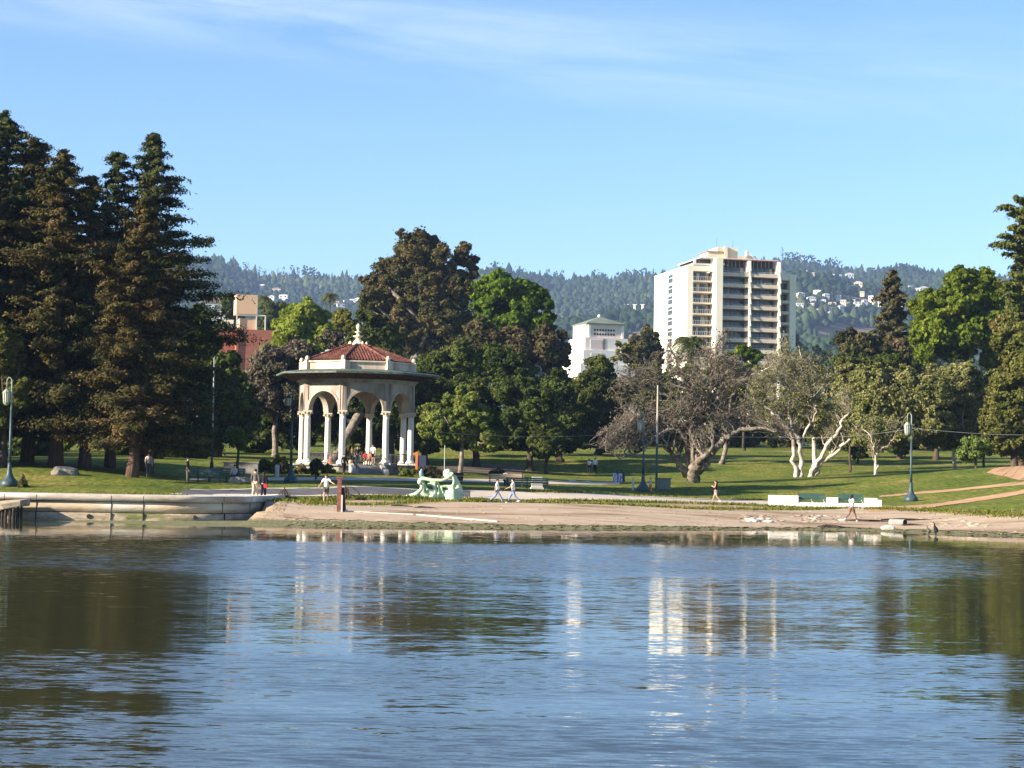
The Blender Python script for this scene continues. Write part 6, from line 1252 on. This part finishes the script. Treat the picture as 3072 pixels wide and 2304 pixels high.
    keys = [hem, 'sp', 'ch', 'nb', 'shl', 'shr', ks[0], ks[1]]; ed = [(0,1),(1,2),(2,3),(3,4),(3,5),(4,6),(5,7)]; rd = [(.088,.068),(.082,.062),(.092,.066),(.062,.05),.046,.046,er,er]
    if sleeve == 'none': keys = keys[:6]; ed = ed[:5]; rd = [(.09,.07),(.083,.064),(.094,.07),(.058,.05),.046,.046]
    if sleeve == 'long': keys += [J['wrl'], J['wrr']]; ed += [(6,8),(7,9)]; rd += [.026, .026]
    garment('shirt', keys, ed, rd, MC[top])
    kl = [J['hp' + n].lerp(J['kn' + n], .8) if shorts else J['kn' + n] for n in 'lr']; keys = [J['pel'] + S(0, 0, .02), 'hpl', 'hpr', kl[0], kl[1]]; ed = [(0,1),(0,2),(1,3),(2,4)]; rd = [(.08,.062), .064, .064, .052, .052]
    if not shorts: keys += [J['anl'], J['anr']]; ed += [(3,5),(4,6)]; rd += [.036, .036]
    garment('shorts' if shorts else 'trousers', keys, ed, rd, MC[bottom])
    for n in 'lr':
        a = J['an' + n]; t_ = J['to' + n]; MB().tube([a + S(0, -.02, -.012), a + S(0, .015, -.016), t_ + S(0, .015, -.004)], [.026 * H, .028 * H, .02 * H], 8).build('shoe', shoes or M_shoe, r_, smooth=True)
    hb_ = MB().ball(hd + S(0, -.012, .02), .058 * H, 12, (.92, 1.0, .95))
    if long_hair: hb_.tube([hd + S(0, -.035, .01), hd + S(0, -.05, -.06), hd + S(0, -.05, -.13)], [.045 * H, .045 * H, .025 * H], 8)
    hb_.build('hair', M_hair, r_, smooth=True)
    if bag: MB().box(.03 * H, .17 * H, -.11 * H, -.04 * H, .40 * H, .55 * H).build('bag', MC[bag], r_, bevel=.03); MB().tube([S(.1, -.07, .55), S(.09, -.05, .8)], .012, 4).build('strap', M_black, r_)
    return r_
person('person in a grey brown jacket and khaki trousers walking away on the promenade', 255, 490, 122.5, 1.78, 5, 'walk', 'grey', 'khaki', sleeve='long', stride=.16, shoes=MC['khaki'])
person('person all in black with a red bag beside the one in khaki trousers', 263.5, 488, 124.5, 1.66, 5, 'walk', 'black', 'black', sleeve='long', stride=.14, long_hair=True, bag='red')
person('person in dark clothes standing in shade near the redwoods', 187, 485, 136, 1.76, 80, 'stand', 'black', 'olive', sleeve='long')
person('person in a light top and navy trousers seated on the shaded bench', 234, 488, 140.8, 1.72, 200, 'sit', 'light', 'navy', sleeve='long', z=G(X(234,141,488),141)+.0)
person('man in a white tee shirt and dark shorts striding with arms held out', 326, 500, 128, 1.8, 185, 'walk', 'white', 'olive', shorts=True, stride=.25, arms={'r': ((-.2, .03, .74), (-.27, .1, .7)) , 'l': ((.17, .05, .68), (.24, .1, .56))} if False else {'l': ((-.18, .05, .72), (-.27, .12, .68)), 'r': ((.17, .03, .68), (.23, .1, .57))})
person('person in a white tee shirt and black shorts at the top of the stairs', 373.5, 460, 175.0, 1.78, 200, 'stand', 'white', 'black', shorts=True, z=PZ, lean=.06)
person('person in black standing left of the pavilion stairs', 344, 470, 170, 1.75, 150, 'walk', 'black', 'black', sleeve='long', stride=.12)
person('seated person in red at the top of the pavilion stairs', 365.5, 462, 176.6, 1.6, 170, 'sit', 'red', 'brown', z=PZ, skin=M_skind)
person('person in dark red standing inside the pavilion', 352, 462, 180.5, 1.62, 180, 'stand', 'brown', 'black', sleeve='long', z=PZ, skin=M_skind)
person('person in black inside the pavilion, right of the one in dark red', 357.5, 462, 182, 1.68, 170, 'stand', 'black', 'navy', sleeve='long', z=PZ)
person('seated person in orange on the steps near the column foot', 369.3, 462, 175.9, 1.55, 190, 'sit', 'orange', 'brown', z=PZ - .02, skin=M_skind)
person('left person of the couple in white tops and jeans striding along the shore', 497, 500, 136.5, 1.72, 95, 'walk', 'white', 'jean', stride=.48)
person('right person of the couple in white tops and pale jeans, one arm forward', 513, 500, 136.5, 1.76, -85, 'walk', 'white', 'jean', stride=.42, arms={'l': ((-.12, .1, .66), (-.1, .24, .6))}, shoes=M_shoew)
person('person in white sitting on the tan bench with arms on its back', 505.5, 480, 157.8, 1.75, 10, 'sit', 'white', 'black', sleeve='long', z=G(X(506,158,484),158)+.02, lean=.04)
person('left person of the pair in white shirts standing far out on the lawn', 589, 472, 227, 1.66, 10, 'stand', 'white', 'black')
person('right taller person of the pair in white shirts far out on the lawn', 595, 472, 227.5, 1.78, -10, 'stand', 'white', 'black', sleeve='long')
person('woman with long dark hair, black crop top and pink shorts jogging on the path', 716, 498, 145, 1.68, -70, 'walk', 'black', 'pink', shorts=True, sleeve='none', stride=.33, long_hair=True, shoes=M_shoew, arms={'l': ((-.12, .02, .68), (-.08, .13, .72)), 'r': ((.12, .02, .68), (.07, .13, .74))})
person('man in a white tee shirt and brown shorts walking down the right beach', 851.5, 515, 127, 1.78, 60, 'walk', 'white', 'brown', shorts=True, stride=.42, skin=M_skind, long_hair=True, shoes=M_shoew)
person('person in pale clothes standing beside the front redwood trunk', 148.5, 472, 142, 1.7, 160, 'stand', 'light', 'grey', sleeve='long')
# water birds
for u, v, s_, m_, lb in ((928.5, 533.2, .8, 'olive', 'small brown water bird standing at the waterline on the right'), (935.7, 534, 1.1, 'black', 'dark cormorant standing upright in the shallows on the right')):
    d = ray(u, v + 1.5); D = -CAMZ / d.z; r_ = empty('water_bird', (d.x * D, D, 0.0), .6, lb, 'bird')
    bm_ = skin_obj('body', [(0, 0, .3 * s_), (0, .06, .42 * s_), (0, .1, .52 * s_), (0, .1, .62 * s_), (0, .16, .66 * s_), (0, .24, .655 * s_), (0, -.12, .18 * s_), (.04, 0, .12 * s_), (.04, 0, -.05), (-.04, 0, .12 * s_), (-.04, 0, -.05)],
      [(0,1),(1,2),(2,3),(3,4),(4,5),(0,6),(0,7),(7,8),(0,9),(9,10)], [.11*s_, .09*s_, .04*s_, .03*s_, .04*s_, .012, .04, .02, .012, .02, .012], MC[m_], r_)
    MB().tube([(.09 * s_, .05, .42 * s_), (.1 * s_, -.02, .3 * s_), (.05 * s_, -.12, .16 * s_)], [.03, .05, .015], 6).build('wing', MC[m_], r_)
# ------------------------------------------------------------------ air
hm = bpy.data.materials.new('haze'); hm.use_nodes = True; t = hm.node_tree; t.nodes.clear(); ho = N(t, 'ShaderNodeOutputMaterial'); pv = N(t, 'ShaderNodeVolumePrincipled')
pv.inputs['Color'].default_value = (0.42, 0.6, 0.98, 1); pv.inputs['Density'].default_value = 0.66e-4; pv.inputs['Anisotropy'].default_value = 0.0
t.links.new(pv.outputs[0], ho.inputs['Volume'])
hb = MB().box(-9000, 9000, -600, 7500, -4, 640).build('haze', hm); tag(hb, kind='stuff')
